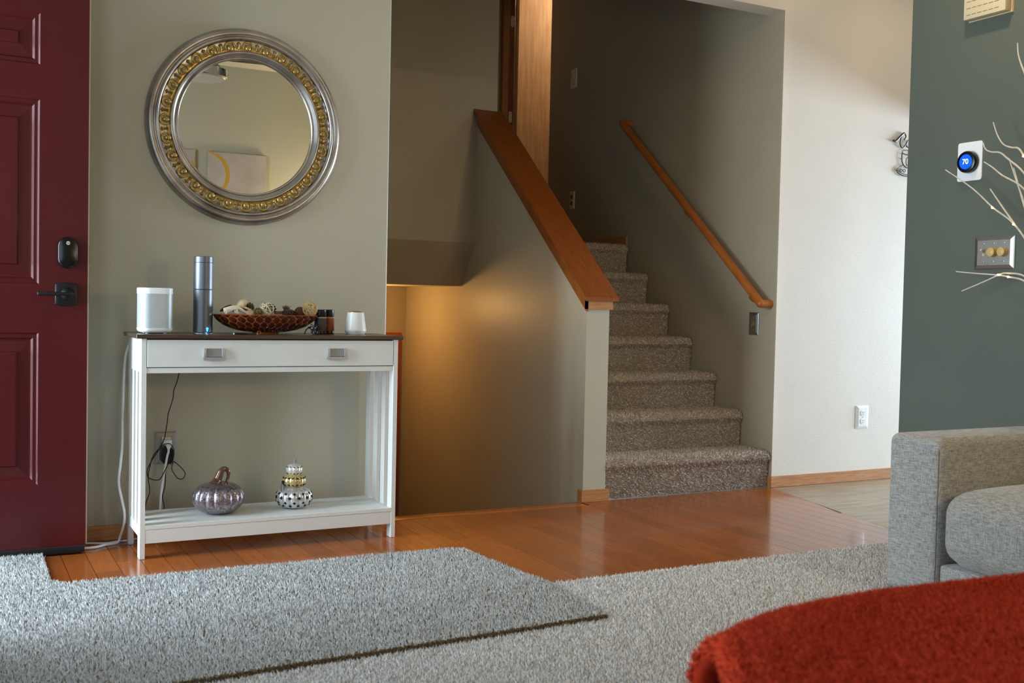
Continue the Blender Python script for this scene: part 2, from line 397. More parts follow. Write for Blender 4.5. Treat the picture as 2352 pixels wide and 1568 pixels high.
# carpeted stairs
stair_base = pmat('stair_carpet_backing', (140, 128, 118), (160, 148, 138), 0.95, scale=120)
stair_yarn = pmat('brown_stair_yarn', (138, 124, 114), (220, 208, 198), 0.9, attr='tint', lo=0.0, hi=0.85, spec=0.15)
st = thing('staircase', 'brown carpeted staircase climbing between the half wall and the handrail', 'stairs', (1.65, 0.02, 0))
RUN, RISE = 0.2295, 0.19
sp_pts = []; sp_n = []
for n in range(7):
    yf = 0.005 + n*RUN; zt = RISE*(n+1); zb = zt - RISE if n else 0.001
    prof = [(yf+0.016, zb), (yf+0.012, zt-0.055)] + [(yf-0.004+0.034*(1-math.cos(a)), zt-0.034+0.034*math.sin(a)) for a in [k*PI/2/6 for k in range(7)]]
    back = yf + RUN + 0.03 if n < 6 else 2.44
    prof += [(back, zt), (back, zb)]
    g = G(); g.prism(prof[::-1], 'X', PX1+0.002, 2.166); g.build('step', stair_base, st, 40)
    top_len = RUN + 0.0 if n < 6 else 0.25
    path = prof[:9] + [(yf+top_len, zt)]
    for (a, b), (c, d) in zip(path[:-1], path[1:]):
        L = math.hypot(c-a, d-b)
        if L < 1e-4: continue
        nn = max(1, int(L*1.03/(0.0068**2)))
        u = rng.uniform(0, 1, nn); x = rng.uniform(PX1+0.004, 2.164, nn)
        sp_pts.append(np.stack([x, a+(c-a)*u, b+(d-b)*u], 1)); nv = np.array([0, -(d-b)/L, (c-a)/L]); sp_n.append(np.tile(nv, (nn, 1)))
pile('stair_pile', np.concatenate(sp_pts), np.concatenate(sp_n), 0.010, 0.0034, stair_yarn, st, 0.8, 5)
# lower flight
st2 = thing('staircase', 'carpeted stairs going down behind the floor edge', 'stairs', (0.5, 0.03, -1.33))
for n in range(6):
    yf = 0.02 + n*RUN; zt = -RISE*(n+1)
    g = G(); g.box(0.003, yf, -1.33, PX0-0.003, yf+RUN, zt, 0.012, 2); g.build('step', stair_base, st2)

# ------------------------------------------------------------------ rug
rug = thing('carpet_rug', 'pale grey shag rug with a notched corner lying before the door and table', 'rug', (-0.7, -1.2, 0.0))
rug_back = pmat('rug_backing', (96, 80, 58), (128, 108, 80), 0.95, scale=90)
def clip_y(poly, yc, upper):
    out = []
    for i in range(len(poly)):
        a, b = poly[i], poly[(i+1) % len(poly)]
        ia = (a[1] > yc) == upper; ib = (b[1] > yc) == upper
        if ia: out.append(a)
        if ia != ib:
            t = (yc-a[1])/(b[1]-a[1]); out.append((a[0]+t*(b[0]-a[0]), yc))
    return out
g = G(); g.prism(clip_y(rug_poly, -1.234, True), 'Z', 0.0005, 0.011); g.prism(clip_y(rug_poly, -1.234, False), 'Z', 0.0035, 0.016)
g.build('backing', rug_back, rug, 0)
P = grid_pts(-2.06, -1.76, 0.12, -0.18, 0.0058); P = P[inpoly(P, rug_poly)]; P = P[P[:, 0] > -1.62]
zb = 0.0105 + 0.0055*np.clip((-1.13-P[:, 1])/0.10, 0, 1)
pile('pile', np.c_[P, zb], np.tile([0, 0, 1.0], (len(P), 1)), 0.0105, 0.0031, rug_yarn, rug, 0.8, 4)
# ragged yarn along the cut edge
ep = np.linspace(0, 1, 2600)[:, None]; e0 = np.array([[-1.206, -1.715]]); e1 = np.array([[0.077, -1.655]])
E2 = e0 + (e1-e0)*ep; E2 = np.c_[E2, rng.uniform(0.005, 0.017, len(E2))]
pile('cut_edge', E2, np.tile([0.05, -1.0, 0.1]/np.linalg.norm([0.05, -1.0, 0.1]), (len(E2), 1)), 0.008, 0.003,
     pmat('cut_edge_yarn', (88, 74, 54), (150, 134, 106), 0.9, attr='tint', lo=0, hi=1), rug, 0.9, 9)

# ------------------------------------------------------------------ front door, swung open against the wall
DY = -0.19; DB = -0.146; DX0, DX1 = -2.125, -1.222
door = semp('door_1', (-1.67, -0.17, 0.0), 'dark red six panel front door standing open against the wall')
cols = [(-1.969, -1.732), (-1.620, -1.383)]; rows = [(0.258, 0.798), (0.97, 1.617), (1.738, 1.916)]
g = G(); g.box(DX0, -0.172, 0.03, DX1, DB, 2.06)
xs = [DX0, cols[0][0], cols[0][1], cols[1][0], cols[1][1], DX1]; zs = [0.03, 0.258, 0.798, 0.97, 1.617, 1.738, 1.916, 2.06]
for a, b in ((0, 1), (2, 3), (4, 5)): g.box(xs[a], DY, 0.03, xs[b], -0.172, 2.06)
for c in cols:
    for a, b in ((0, 1), (2, 3), (4, 5), (6, 7)): g.box(c[0], DY, zs[a], c[1], -0.172, zs[b])
slab = g.build('slab', red_paint, door, 0)
for c in cols:
    for r in rows:
        prof = [(0.0, 0.0), (0.005, 0.006), (0.008, 0.0065), (0.017, 0.0060), (0.024, 0.0145), (0.030, 0.015), (0.066, 0.011), (0.070, 0.0065), (0.075, 0.006)]
        V = []; F = []
        for ins, d in prof:
            V += [(c[0]+ins, DY+d, r[0]+ins), (c[1]-ins, DY+d, r[0]+ins), (c[1]-ins, DY+d, r[1]-ins), (c[0]+ins, DY+d, r[1]-ins)]
        for k in range(len(prof)-1):
            for q in range(4): F.append([k*4+q, k*4+(q+1) % 4, (k+1)*4+(q+1) % 4, (k+1)*4+q])
        k = len(prof)-1; F.append([k*4, k*4+1, k*4+2, k*4+3])
        g = G(); g.add(V, F); g.build('panel', red_paint, door, 0)
g = G(); g.box(DX1, DY+0.002, 0.032, DX1+0.004, DB-0.004, 2.06); g.build('weather_strip', cream, door, 0)
g = G(); g.box(DX0, DY-0.012, 0.006, DX1-0.004, DB, 0.031, 0.003); g.build('door_sweep', black_rubber, door)
# lock
lx = -1.2905
def stadium(cx, cz, w, h, n=10):
    r = w/2; P = []
    for k in range(n+1): a = PI*k/n; P.append((cx+r*math.cos(a), cz+h/2-r+r*math.sin(a)))
    for k in range(n+1): a = PI+PI*k/n; P.append((cx+r*math.cos(a), cz-h/2+r+r*math.sin(a)))
    return P
def sprism(g, f, y0, y1, bev):
    """stadium slab with a softened front edge"""
    P0 = f(0.0); P1 = f(bev); n = len(P0)
    V = [(x, y0, z) for x, z in P0] + [(x, y1+bev, z) for x, z in P0] + [(x, y1+bev*0.3, z) for x, z in f(bev*0.4)] + [(x, y1, z) for x, z in P1]
    F = [list(range(n))] + [list(range(3*n, 4*n))]
    for k in range(3):
        for i in range(n): F.append([k*n+i, k*n+(i+1) % n, (k+1)*n+(i+1) % n, (k+1)*n+i])
    g.add(V, F)
lock_m = pmat('gloss_black', (8, 8, 9), None, 0.25)
g = G(); sprism(g, lambda b: stadium(lx, 1.084, 0.066-2*b, 0.111-2*b), DY, DY-0.026, 0.006); lock = g.build('lock', lock_m, door)
g = G(); g.lathe([(0.0, 0.0), (0.0065, 0.0), (0.0065, 0.0008), (0.0, 0.0008)], (lx+0.0005, DY-0.0258, 1.1175), 24, Matrix.Rotation(PI/2, 4, 'X')); g.build('badge', cream, lock)
RYF = Matrix.Rotation(PI/2, 4, 'X')           # text facing -Y
text_mesh('lettering', 'Yale', 0.0058, (lx+0.0005, DY-0.0268, 1.1175), RYF, black_plastic, lock)
# lever
ha = []
for k in range(11): u = -1+2*k/10; ha.append((-1.294+0.037*u, 0.972+0.006*(1-u*u)))
for k in range(11): u = 1-2*k/10; ha.append((-1.294+0.037*u, 0.900-0.006*(1-u*u)))
def hplate(b): return [(-1.294+(x+1.294)*(1-b/0.037), 0.936+(z-0.936)*(1-b/0.042)) for x, z in ha]
g = G(); sprism(g, hplate, DY, DY-0.012, 0.005); hp = g.build('handle_plate', blackm, door)
g = G(); g.lathe([(0.024, 0.0), (0.022, 0.008), (0.016, 0.014), (0.011, 0.022), (0.011, 0.05), (0.0, 0.05)], (-1.289, DY-0.010, 0.937), 24, RYF)
g.box(-1.392, DY-0.066, 0.930, -1.280, DY-0.052, 0.944, 0.004, 3); g.build('lever', blackm, hp)
g = G(); g.box(-1.2235, -0.182, 0.905, -1.2165, -0.154, 0.972); g.box(-1.2235, -0.182, 1.048, -1.2165, -0.154, 1.112); g.build('edge_plate', blackm, door, 0)
g = G(); g.prism([(-1.2165, -0.176), (-1.2075, -0.176), (-1.2045, -0.160), (-1.2165, -0.160)], 'Z', 0.930, 0.9475); g.build('latch_bolt', steel, door, 0)
# casing of the front door opening
g = G(); g.box(-2.13, -1.19, 0, -2.112, -1.12, 2.15); g.box(-2.13, -1.12, 2.08, -2.112, -0.2, 2.15); struct(g.build('trim_2', oak, None, 0))
# window frames; the left-wall one is added with its fill light
def frame(name, x0, x1, y0, y1, z0, z1, nb):
    e = semp(name, ((x0+x1)/2, (y0+y1)/2, z0)); g = G(); w = 0.06
    g.box(x0, y0, z0, x1, y0+w, z1); g.box(x0, y1-w, z0, x1, y1, z1); g.box(x0, y0+w, z0, x1, y1-w, z0+w); g.box(x0, y0+w, z1-w, x1, y1-w, z1)
    g.build('window_frame', white_plastic, e, 0)
    for k in range(1, nb):
        yc = y0+(y1-y0)*k/nb; g = G(); g.box(x0+0.01, yc-0.025, z0+w, x1-0.01, yc+0.025, z1-w); g.build('mullion', white_plastic, e, 0)
frame('added_window', -2.25, -2.19, -3.4, -1.8, 0.75, 2.15, 2); frame('window_1', 9.22, 9.28, -3.1, -0.2, 0.1, 2.25, 2)

# ------------------------------------------------------------------ upper hall door (pale oak), its casing, lower casing
g = G(); g.box(PX1, 2.45, 1.20, 3.3, 3.02, 1.328); struct(g.build('floor_landing', stair_base, None, 0))
hd = semp('door_2', (2.5, 3.0, 1.33), 'pale oak door across the hall at the top of the stairs')
g = G(); g.box(2.188, 2.975, 1.34, 2.95, 3.015, 3.38, 0.002, 1); g.build('door_slab', oak_pale, hd)
g = G(); g.box(1.772, 2.415, 1.332, 1.817, 2.46, 3.40, 0.003, 2); g.build('casing', oak, hd)
g = G(); g.box(1.828, 2.44, 1.332, 1.875, 2.58, 3.36, 0.002, 1); jb = g.build('jamb', oak_dark, hd)
for z0 in (2.896, 2.224):
    g = G(); P = stadium(1.8535 if z0 > 2.5 else 1.850, z0+0.040, 0.026, 0.080, 6); g.prism(P[::-1], 'Y', 2.4375, 2.4405); hg = g.build('hinge_leaf', ivory_pale, jb)
    g = G()
    for dz in (-0.026, 0, 0.026): g.lathe([(0, 0), (0.003, 0), (0.003, 0.0012), (0, 0.0012)], (1.853, 2.4376, z0+0.040+dz), 10, RYF)
    g.build('screw', blackm, hg)
lc = semp('door_3', (0.85, 2.25, -1.33), 'reddish oak door casing at the foot of the lower stairs')
g = G(); g.box(0.905, 2.245, -1.33, 0.972, 2.26, 0.735); g.box(0.05, 2.245, 0.67, 0.905, 2.26, 0.735); g.build('casing', pmat('red_oak_casing', (136, 58, 22), (156, 72, 30), 0.35, scale=12, stretch=(6, 6, 0.6)), lc, 0)
g = G(); g.box(0.06, 2.25, -1.33, 0.9, 2.262, 0.668); g.build('door_slab', oak_dark, lc, 0)

# ------------------------------------------------------------------ console table
tb = thing('console_table', 'white console table with dark wood top, one long drawer and slatted sides', 'table', (-0.58, -0.22, 0))
LX0, LX1, LYF, LW, LD = -1.063, -0.0943, -0.373, 0.0183, 0.0454
g = G(); g.box(-1.081, -0.385, 0.7862, -0.077, -0.068, 0.8008, 0.0012, 1); g.build('tabletop', table_top_m, tb)
for x in (LX0, LX1-LW):
    for y in (LYF, -0.1155):
        g = G(); g.box(x, y, 0.0005, x+LW, y+LD, 0.786, 0.0012, 1); g.build('leg', table_white, tb)
    for y in (-0.2852, -0.2004):
        g = G(); g.box(x+0.002, y, 0.115, x+LW-0.002, y+0.0424, 0.665); g.build('side_slat', table_white, tb, 0)
    g = G(); g.box(x+0.001, LYF+LD, 0.665, x+LW-0.001, -0.1155, 0.786); g.build('side_apron', table_white, tb, 0)
    g = G(); g.box(x+0.001, LYF+LD, 0.077, x+LW-0.001, -0.1155, 0.115); g.build('side_rail', table_white, tb, 0)
xa, xb = LX0+LW, LX1-LW
g = G(); g.box(xa, LYF+0.002, 0.663, xb, LYF+0.03, 0.6815); g.build('front_rail', table_white, tb, 0)
g = G(); g.box(xa, -0.09, 0.663, xb, -0.078, 0.786); g.build('back_panel', table_white, tb, 0)
g = G(); g.box(xa, LYF+0.006, 0.6815, xb, -0.09, 0.6835); g.box(xa, LYF+0.012, 0.684, xb, LYF+0.02, 0.786); g.build('drawer_box', black_rubber, tb, 0)
g = G(); g.box(xa+0.0022, LYF-0.0005, 0.6842, xb-0.0022, LYF+0.012, 0.7818, 0.0008, 1); dr = g.build('drawer', table_white, tb)
for hx0, hx1 in ((-0.849, -0.773), (-0.384, -0.308)):
    g = G(); y0 = LYF-0.0005; z0, z1 = 0.7095, 0.752
    t = 0.010
    # cup pull: side cheeks and lower lip around a recessed plate
    g.box(hx0, y0-0.010, z0, hx0+t, y0, z1, 0.002, 2); g.box(hx1-t, y0-0.010, z0, hx1, y0, z1, 0.002, 2)
    lip = [(hx0, 0.0), (hx0+0.02, -0.004), ((hx0+hx1)/2, -0.0055), (hx1-0.02, -0.004), (hx1, 0.0)]
    V = []; F = []
    for x, dz in lip: V += [(x, y0, z0+0.010), (x, y0-0.0115, z0+0.010), (x, y0-0.0115, z0+dz*0.5), (x, y0, z0+dz*0.5)]
    for k in range(4):
        for q in range(4): F.append([k*4+q, k*4+(q+1) % 4, (k+1)*4+(q+1) % 4, (k+1)*4+q])
    F += [[0, 1, 2, 3], [16, 17, 18, 19]]
    g.add(V, F)
    h = g.build('drawer_handle', satin, dr)
    g = G(); g.prism([(y0-0.001, z0+0.008), (y0-0.008, z0+0.012), (y0-0.0045, z0+0.020), (y0-0.002, z1-0.001), (y0, z1-0.001), (y0, z0+0.008)], 'X', hx0+t, hx1-t)
    g.build('inset', pmat('satin_inset', (150, 150, 152), None, 0.5, metal=0.3), dr, 0)
g = G(); g.box(xa, LYF, 0.105, xb, -0.082, 0.1195, 0.0008, 1); g.build('shelf', table_white, tb)
g = G(); g.box(xa, LYF+0.001, 0.056, xb, LYF+0.016, 0.1042); g.build('shelf_apron', table_white, tb, 0)

# ------------------------------------------------------------------ things on the table top
TZ = 0.8010
def rsq(cx, cy, w, r, n=6):
    P = []
    for qx, qy, a0 in ((1, -1, -PI/2), (1, 1, 0), (-1, 1, PI/2), (-1, -1, PI)):
        for k in range(n+1): a = a0+PI/2*k/n; P.append((cx+qx*(w/2-r)+r*math.cos(a), cy+qy*(w/2-r)+r*math.sin(a)))
    return P
def rstack(g, cx, cy, w, r, levels):
    """rounded-square loft; levels = (inset, z)"""
    V = []; F = []; n = None
    for ins, z in levels:
        P = rsq(cx, cy, w-2*ins, max(r-ins, 0.002)); n = len(P); V += [(x, y, z) for x, y in P]
    F.append(list(range(n))[::-1]); k = len(levels)-1; F.append([k*n+i for i in range(n)])
    for k in range(len(levels)-1):
        for i in range(n): F.append([k*n+i, k*n+(i+1) % n, (k+1)*n+(i+1) % n, (k+1)*n+i])
    g.add(V, F)
sx, sy = -0.999, -0.250
spk = thing('smart_speaker', 'white rounded square smart speaker on the left end of the console table', 'speaker', (sx, sy, TZ))
grille_m = pmat('grey_perforated_grille', (178, 184, 186), (190, 196, 198), 0.45, metal=0.2, scale=500)
g = G(); rstack(g, sx, sy, 0.117, 0.034, [(0.0005, TZ+0.020), (0.0005, TZ+0.144)]); g.build('grille', grille_m, spk)
g = G(); rstack(g, sx, sy, 0.118, 0.034, [(0.0, TZ+0.144), (0.0, TZ+0.163), (0.0015, TZ+0.165), (0.006, TZ+0.1655)]); g.build('top_cap', white_plastic, spk)
g = G(); rstack(g, sx, sy, 0.118, 0.034, [(0.016, TZ+0.003), (0.006, TZ+0.006), (0.001, TZ+0.012), (0.0, TZ+0.020)]); g.build('base', white_plastic, spk)
for dx in (-0.03, 0.03):
    for dy in (-0.03, 0.03): g = G(); g.lathe([(0.006, 0.0), (0.006, 0.0035)], (sx+dx, sy+dy, TZ), 12); g.build('foot', white_plastic, spk)

dfx, dfy = -0.824, -0.24
dif = thing('aroma_diffuser', 'tall dark silver cylinder with a blue light at its foot beside the bowl', 'diffuser', (dfx, dfy, TZ))
gun = pmat('gunmetal', (104, 108, 114), (114, 118, 124), 0.42, metal=0.85, scale=60, stretch=(10, 10, 1))
R = 0.0355
g = G(); g.lathe([(0.0, 0.004), (R-0.002, 0.004), (R, 0.006), (R, 0.1625), (R-0.001, 0.1635), (0, 0.1635)], (dfx, dfy, TZ), 48); lb = g.build('lower_body', gun, dif)
g = G(); g.lathe([(R-0.003, 0.162), (R-0.0015, 0.1645), (R, 0.1655), (R, 0.263), (R-0.001, 0.264), (0, 0.264)], (dfx, dfy, TZ), 48); g.build('upper_body', gun, dif)
g = G(); g.lathe([(R-0.002, 0.2635), (R-0.0002, 0.265), (R-0.0002, 0.285), (R-0.002, 0.287), (R-0.006, 0.2865), (R-0.012, 0.283), (0, 0.283)], (dfx, dfy, TZ), 48); g.build('lid', gun, dif)
g = G(); g.lathe([(0, 0.0), (R+0.004, 0.0), (R+0.004, 0.002), (R, 0.005), (0, 0.005)], (dfx, dfy, TZ), 48); g.build('base_ring', steel, dif)
led_m = pmat('blue_led', (20, 80, 255), None, 0.3, emit=(10, 90, 255), estr=26)
g = G(); g.ball((dfx+0.009, dfy-R+0.0015, TZ+0.0190), 0.0045, 12, 8); g.build('led', led_m, lb)
led_g = pmat('green_led', (60, 255, 170), None, 0.3, emit=(60, 255, 190), estr=6)
g = G(); g.ball((dfx+0.009, dfy-R+0.0015, TZ+0.0115), 0.0026, 12, 8); g.build('led', led_g, lb)

# wooden bowl with scale inlay
bx, by = -0.580, -0.215
bowl = thing('wooden_bowl', 'long oval brown wooden bowl with a scale pattern filled with potpourri', 'bowl', (bx, by, TZ))
BRX, BRY = 0.203, 0.098
bprof = [(0.27, 0.007), (0.38, 0.009), (0.52, 0.0135), (0.66, 0.021), (0.78, 0.031), (0.88, 0.044), (0.95, 0.058), (1.0, 0.073)]
bowl_m = pmat('bowl_wood', (150, 74, 30), (176, 92, 40), 0.3, scale=20, coat=0.3)
tile_b = pmat('bowl_inlay', (52, 22, 14), (86, 38, 20), 0.24, scale=30, rand=0.25, coat=0.4)
bowl_in = [(0.985, 0.0735), (0.95, 0.066), (0.85, 0.046), (0.7, 0.028), (0.5, 0.0175), (0.0, 0.014)]
def bprof_at(t):
    t = t*(len(bprof)-1); i = min(int(t), len(bprof)-2); f = t-i
    return (bprof[i][0]+(bprof[i+1][0]-bprof[i][0])*f, bprof[i][1]+(bprof[i+1][1]-bprof[i][1])*f)
def bsurf(a, t, off=0.0):
    r, z = bprof_at(min(max(t, 0), 1)); r2, z2 = bprof_at(min(t+0.02, 1)); r1, z1 = bprof_at(max(t-0.02, 0))
    T = Vector((math.cos(a)*(r2-r1)*BRX, math.sin(a)*(r2-r1)*BRY, z2-z1)); A = Vector((-math.sin(a)*r*BRX, math.cos(a)*r*BRY, 0))
    n = A.cross(T).normalized(); p = Vector((bx+r*BRX*math.cos(a), by+r*BRY*math.sin(a), TZ+z)); return p + n*off
g = G(); g.lathe([(0.0, 0.0), (0.24, 0.0), (0.25, 0.004), (0.27, 0.007)] + bprof[1:] + bowl_in, (bx, by, TZ), 72, None, BRX, BRY); g.build('shell', bowl_m, bowl)
# arc-length spaced angles round the ellipse
aa = np.linspace(0, 2*PI, 2001); ds = np.hypot(BRX*np.sin(aa), BRY*np.cos(aa)); cs = np.concatenate([[0], np.cumsum((ds[1:]+ds[:-1])/2)]); cs /= cs[-1]
ang = lambda u: float(np.interp(u % 1.0, cs, aa))
NB = 28; vr = [0.17, 0.39, 0.61, 0.82, 1.02]
for r in range(5):
    for k in range(NB):
        u0 = (k + 0.5*(r % 2))/NB; hu = 0.5/NB*0.86; hv = 0.135
        jr = random.uniform(-0.1, 0.1); pts = []
        for du, dv in ((-1.0, 0.0), (-0.72, 0.55), (0.0, 0.98), (0.72, 0.55), (1.0, 0.0), (0.72, -0.55), (0.0, -0.98), (-0.72, -0.55)):
            t = vr[r] + hv*(dv+jr*0.3)*random.uniform(0.92, 1.05)
            if t > 0.985: t = 0.985
            pts.append((u0+hu*du*random.uniform(0.92, 1.05), t))
        top = [bsurf(ang(u), t, 0.0011) for u, t in pts]; bot = [bsurf(ang(u0+(u-u0)*1.06), min(vr[r]+(t-vr[r])*1.06, 0.99), -0.0004) for u, t in pts]
        c = bsurf(ang(u0), min(vr[r], 0.95), 0.0016)
        V = [c] + top + bot; F = []
        for q in range(8): F += [[0, 1+q, 1+(q+1) % 8], [1+q, 9+q, 9+(q+1) % 8, 1+(q+1) % 8]]
        g = G(); g.add(V, F); g.build('inlay_tile', tile_b, bowl, 60)

# potpourri: pixel-plane helper of the bowl (X, Z at the bowl's depth)
def bp_(px, py, dy=0.0): return Vector((-0.782+(px-490)*0.0016975-0.2*dy, by+dy, 0.880-(py-717)*0.00163+(px-490)*0.0000125))
bone = pmat('pale_dried_pod', (214, 200, 172), (232, 222, 200), 0.55, scale=40)
bone2 = pmat('tan_dried_pod', (206, 176, 132), (224, 200, 160), 0.55, scale=30)
brown1 = pmat('brown_pod', (96, 62, 36), (130, 88, 52), 0.7, scale=60); dark1 = pmat('dark_cone', (44, 32, 24), (74, 54, 38), 0.8, scale=80)
olive = pmat('olive_cone', (96, 84, 44), (132, 116, 66), 0.8, scale=80); maroon = pmat('maroon_leaf', (78, 30, 26), (98, 42, 34), 0.6, scale=40)
wick1 = pmat('bleached_wicker', (190, 176, 140), (214, 204, 172), 0.7, scale=50); wick2 = pmat('straw_wicker', (170, 140, 82), (196, 168, 110), 0.7, scale=50)
p = smoothpath([bp_(500, 713, -0.065), bp_(512, 708, -0.063), bp_(527, 705, -0.055), bp_(542, 712, -0.05), bp_(556, 720, -0.045), bp_(566, 727, -0.04)], 5)
n = len(p); g = G(); g.tube(p, [0.0125-0.0065*min(1, abs(i/n-0.0)*1.6)+0.003*(i/n > .5)*(i/n-.5) for i in range(n)], 12)
for k in range(3): g.tube([bp_(520+k*3, 709, -0.066), bp_(521+k*3, 717+k, -0.072)], [0.002, 0.0008], 6)
o = g.build('dried_pod', bone); tag(o, 'bone white hollow curved pod hanging over the left rim of the bowl', 'dried pod', 'potpourri in the bowl')
g = G(); g.lathe([(0.0, 0.0), (0.006, 0.0005), (0.0062, 0.0025)], bp_(499.5, 713.5, -0.0657), 14, (p[0]-p[1]).to_track_quat('Z', 'Y').to_matrix().to_4x4()); o2 = g.build('hollow_end', bone2); child(o2, o)
p = smoothpath([bp_(527, 712, -0.02), bp_(538, 704, -0.02), bp_(546, 698, -0.02), bp_(553, 697, -0.02), bp_(557, 700, -0.02)], 5); n = len(p)
g = G(); g.tube(p, [0.006+0.0125*math.sin(PI*min(1, (i/n))**1.6) for i in range(n)], 14); g.tube(smoothpath([bp_(551, 704, -0.034), bp_(558, 708, -0.04), bp_(564, 710, -0.045)], 4), [0.004]*4+[0.003]*4+[0.001], 8)
tag(g.build('dried_pod', bone2), 'cream bulb shaped pod with a curling stem near the left end of the bowl', 'dried pod', 'potpourri in the bowl')
g = G(); g.ball(bp_(566, 718, -0.03), 0.017, 14, 10, None, (1.3, 0.9, 0.8)); tag(g.build('dried_fruit', bone2), 'tan round seed half hidden beside the pale wicker ball', 'dried fruit', 'potpourri in the bowl')
def wicker(name, c, r, m, n, label, sd):
    rr = random.Random(sd); g = G()
    for k in range(n):
        ax = Vector((rr.gauss(0, 1), rr.gauss(0, 1), rr.gauss(0, 1))).normalized(); u = ax.orthogonal().normalized(); w = ax.cross(u); q = r*rr.uniform(0.93, 1.0); d = r*rr.uniform(-0.35, 0.35); s = math.sqrt(max(q*q-d*d, 0))
        g.tube([c+ax*d+(u*math.cos(a)+w*math.sin(a))*s for a in [2*PI*i/28 for i in range(28)]], rr.uniform(0.0011, 0.0019), 6, True)
    return tag(g.build(name, m), label, 'wicker ball', 'potpourri in the bowl')
wicker('wicker_ball', bp_(602, 709, -0.03), 0.0285, wick1, 13, 'bleached wicker ball in the middle of the bowl', 3)
wicker('wicker_ball', bp_(708.5, 708, -0.01), 0.0300, wick2, 19, 'straw coloured wicker ball on the right rim of the bowl', 8)
def cone_(name, c, ax, r, L, m, n, label, sd, sw=0.34):
    rr = random.Random(sd); g = G(); ax = ax.normalized(); u = ax.orthogonal().normalized(); w = ax.cross(u)
    Q = Matrix((u, w, ax)).transposed().to_4x4()
    g.ball(c, r*0.7, 10, 8, Q, (1, 1, L/r*0.6))
    for k in range(n):
        t = (k+0.5)/n; a = k*2.39996; rad = r*math.sin(PI*(0.12+0.82*t))**0.7; z = (t-0.5)*L
        d = (u*math.cos(a)+w*math.sin(a)); p0 = c+ax*z+d*rad*0.45; p1 = c+ax*(z+0.10*L)+d*rad*1.0; s = d.cross(ax)*rad*sw
        th = ax*0.0012
        g.add([p0-s*0.5, p0+s*0.5, p1+s, p1+d*rad*0.12, p1-s, p0-s*0.5-th, p0+s*0.5-th, p1+s-th, p1+d*rad*0.1-th*2, p1-s-th],
              [[0, 1, 2, 3, 4], [9, 8, 7, 6, 5], [0, 5, 6, 1], [1, 6, 7, 2], [2, 7, 8, 3], [3, 8, 9, 4], [4, 9, 5, 0]])
    return tag(g.build(name, m, None, 0), label, 'pine cone', 'potpourri in the bowl')
cone_('pine_cone', bp_(572, 706, 0.015), Vector((0.8, 0.2, 0.5)), 0.020, 0.042, olive, 46, 'olive brown pine cone behind the pale wicker ball on its left', 2)
cone_('pine_cone', bp_(579, 715, -0.045), Vector((0.2, -0.6, 0.7)), 0.0165, 0.03, olive, 40, 'small olive cone tucked against the left of the pale wicker ball', 4)
cone_('pine_cone', bp_(624, 706, 0.025), Vector((0.9, 0.1, -0.35)), 0.0185, 0.046, dark1, 46, 'dark brown pine cone leaning to the right behind the pale wicker ball', 6)
cone_('pine_cone', bp_(648, 717, -0.04), Vector((0.9, -0.2, 0.1)), 0.017, 0.046, dark1, 60, 'blackish seed cone lying along the front rim of the bowl', 9, 0.2)
cone_('pine_cone', bp_(665, 719, -0.02), Vector((0.7, 0.5, 0.2)), 0.013, 0.032, dark1, 46, 'small dark seed cone right of the dried flower in the bowl', 12, 0.2)
g = G(); c = bp_(655, 712, 0.0)
for k in range(7):
    a = 2*PI*k/7; d = Vector((math.cos(a)*0.7, math.sin(a)*0.5, 0.75+0.25*math.sin(3*k))).normalized(); s = d.cross(Vector((0, 0, 1))).normalized()*0.0055
    tip = c+d*0.028; mid = c+d*0.016
    g.add([c-s*0.3, c+s*0.3, mid+s, tip, mid-s, mid+Vector((0, 0, -0.004))], [[0, 1, 2, 3, 4], [1, 0, 5], [2, 1, 5], [3, 2, 5], [4, 3, 5], [0, 4, 5]])
g.ball(c+Vector((0, 0, -0.002)), 0.011, 10, 8)
tag(g.build('dried_flower', brown1, None, 0), 'brown star shaped dried flower standing up right of the bowl centre', 'dried flower', 'potpourri in the bowl')
g = G(); g.box(-0.021, -0.008, -0.006, 0.021, 0.008, 0.006, 0.003, 2, Matrix.Translation(bp_(632, 716, -0.03)) @ Matrix.Rotation(0.3, 4, 'Z')); tag(g.build('bark_chip', brown1), 'tan bark chip beside the pale wicker ball in the bowl', 'bark', 'potpourri in the bowl')
g = G(); g.ball(bp_(688, 716, 0.0), 0.0235, 16, 10, Matrix.Rotation(0.5, 4, 'Y'), (1.0, 0.5, 1.0)); tag(g.build('dried_leaf', maroon), 'maroon rounded pod left of the straw wicker ball', 'dried pod', 'potpourri in the bowl')
g = G(); g.ball(bp_(522, 707, 0.015), 0.016, 14, 8, Matrix.Rotation(-0.5, 4, 'Y'), (1.6, 0.6, 0.45)); tag(g.build('dried_leaf', maroon), 'maroon dried leaf behind the white pods in the bowl', 'dried leaf', 'potpourri in the bowl')

# flat black gadget
gd = thing('remote_control', 'small flat black remote with silver ends in front of the bowl', 'remote', (-0.69, -0.335, TZ))
g = G(); g.box(-0.730, -0.352, TZ, -0.651, -0.326, TZ+0.0065, 0.0015, 2); g.build('body', black_plastic, gd)
for x in (-0.7355, -0.651): g = G(); g.box(x, -0.351, TZ+0.0003, x+0.0055, -0.327, TZ+0.0062, 0.001, 1); g.build('end_cap', steel, gd)
g = G(); g.tube([(-0.638+0.007*math.cos(a), -0.338, TZ+0.0072+0.006*math.sin(a)) for a in [2*PI*k/20 for k in range(20)]], 0.0009, 6, True); g.build('loop', pmat('tan_cord', (130, 90, 54), None, 0.7), gd)

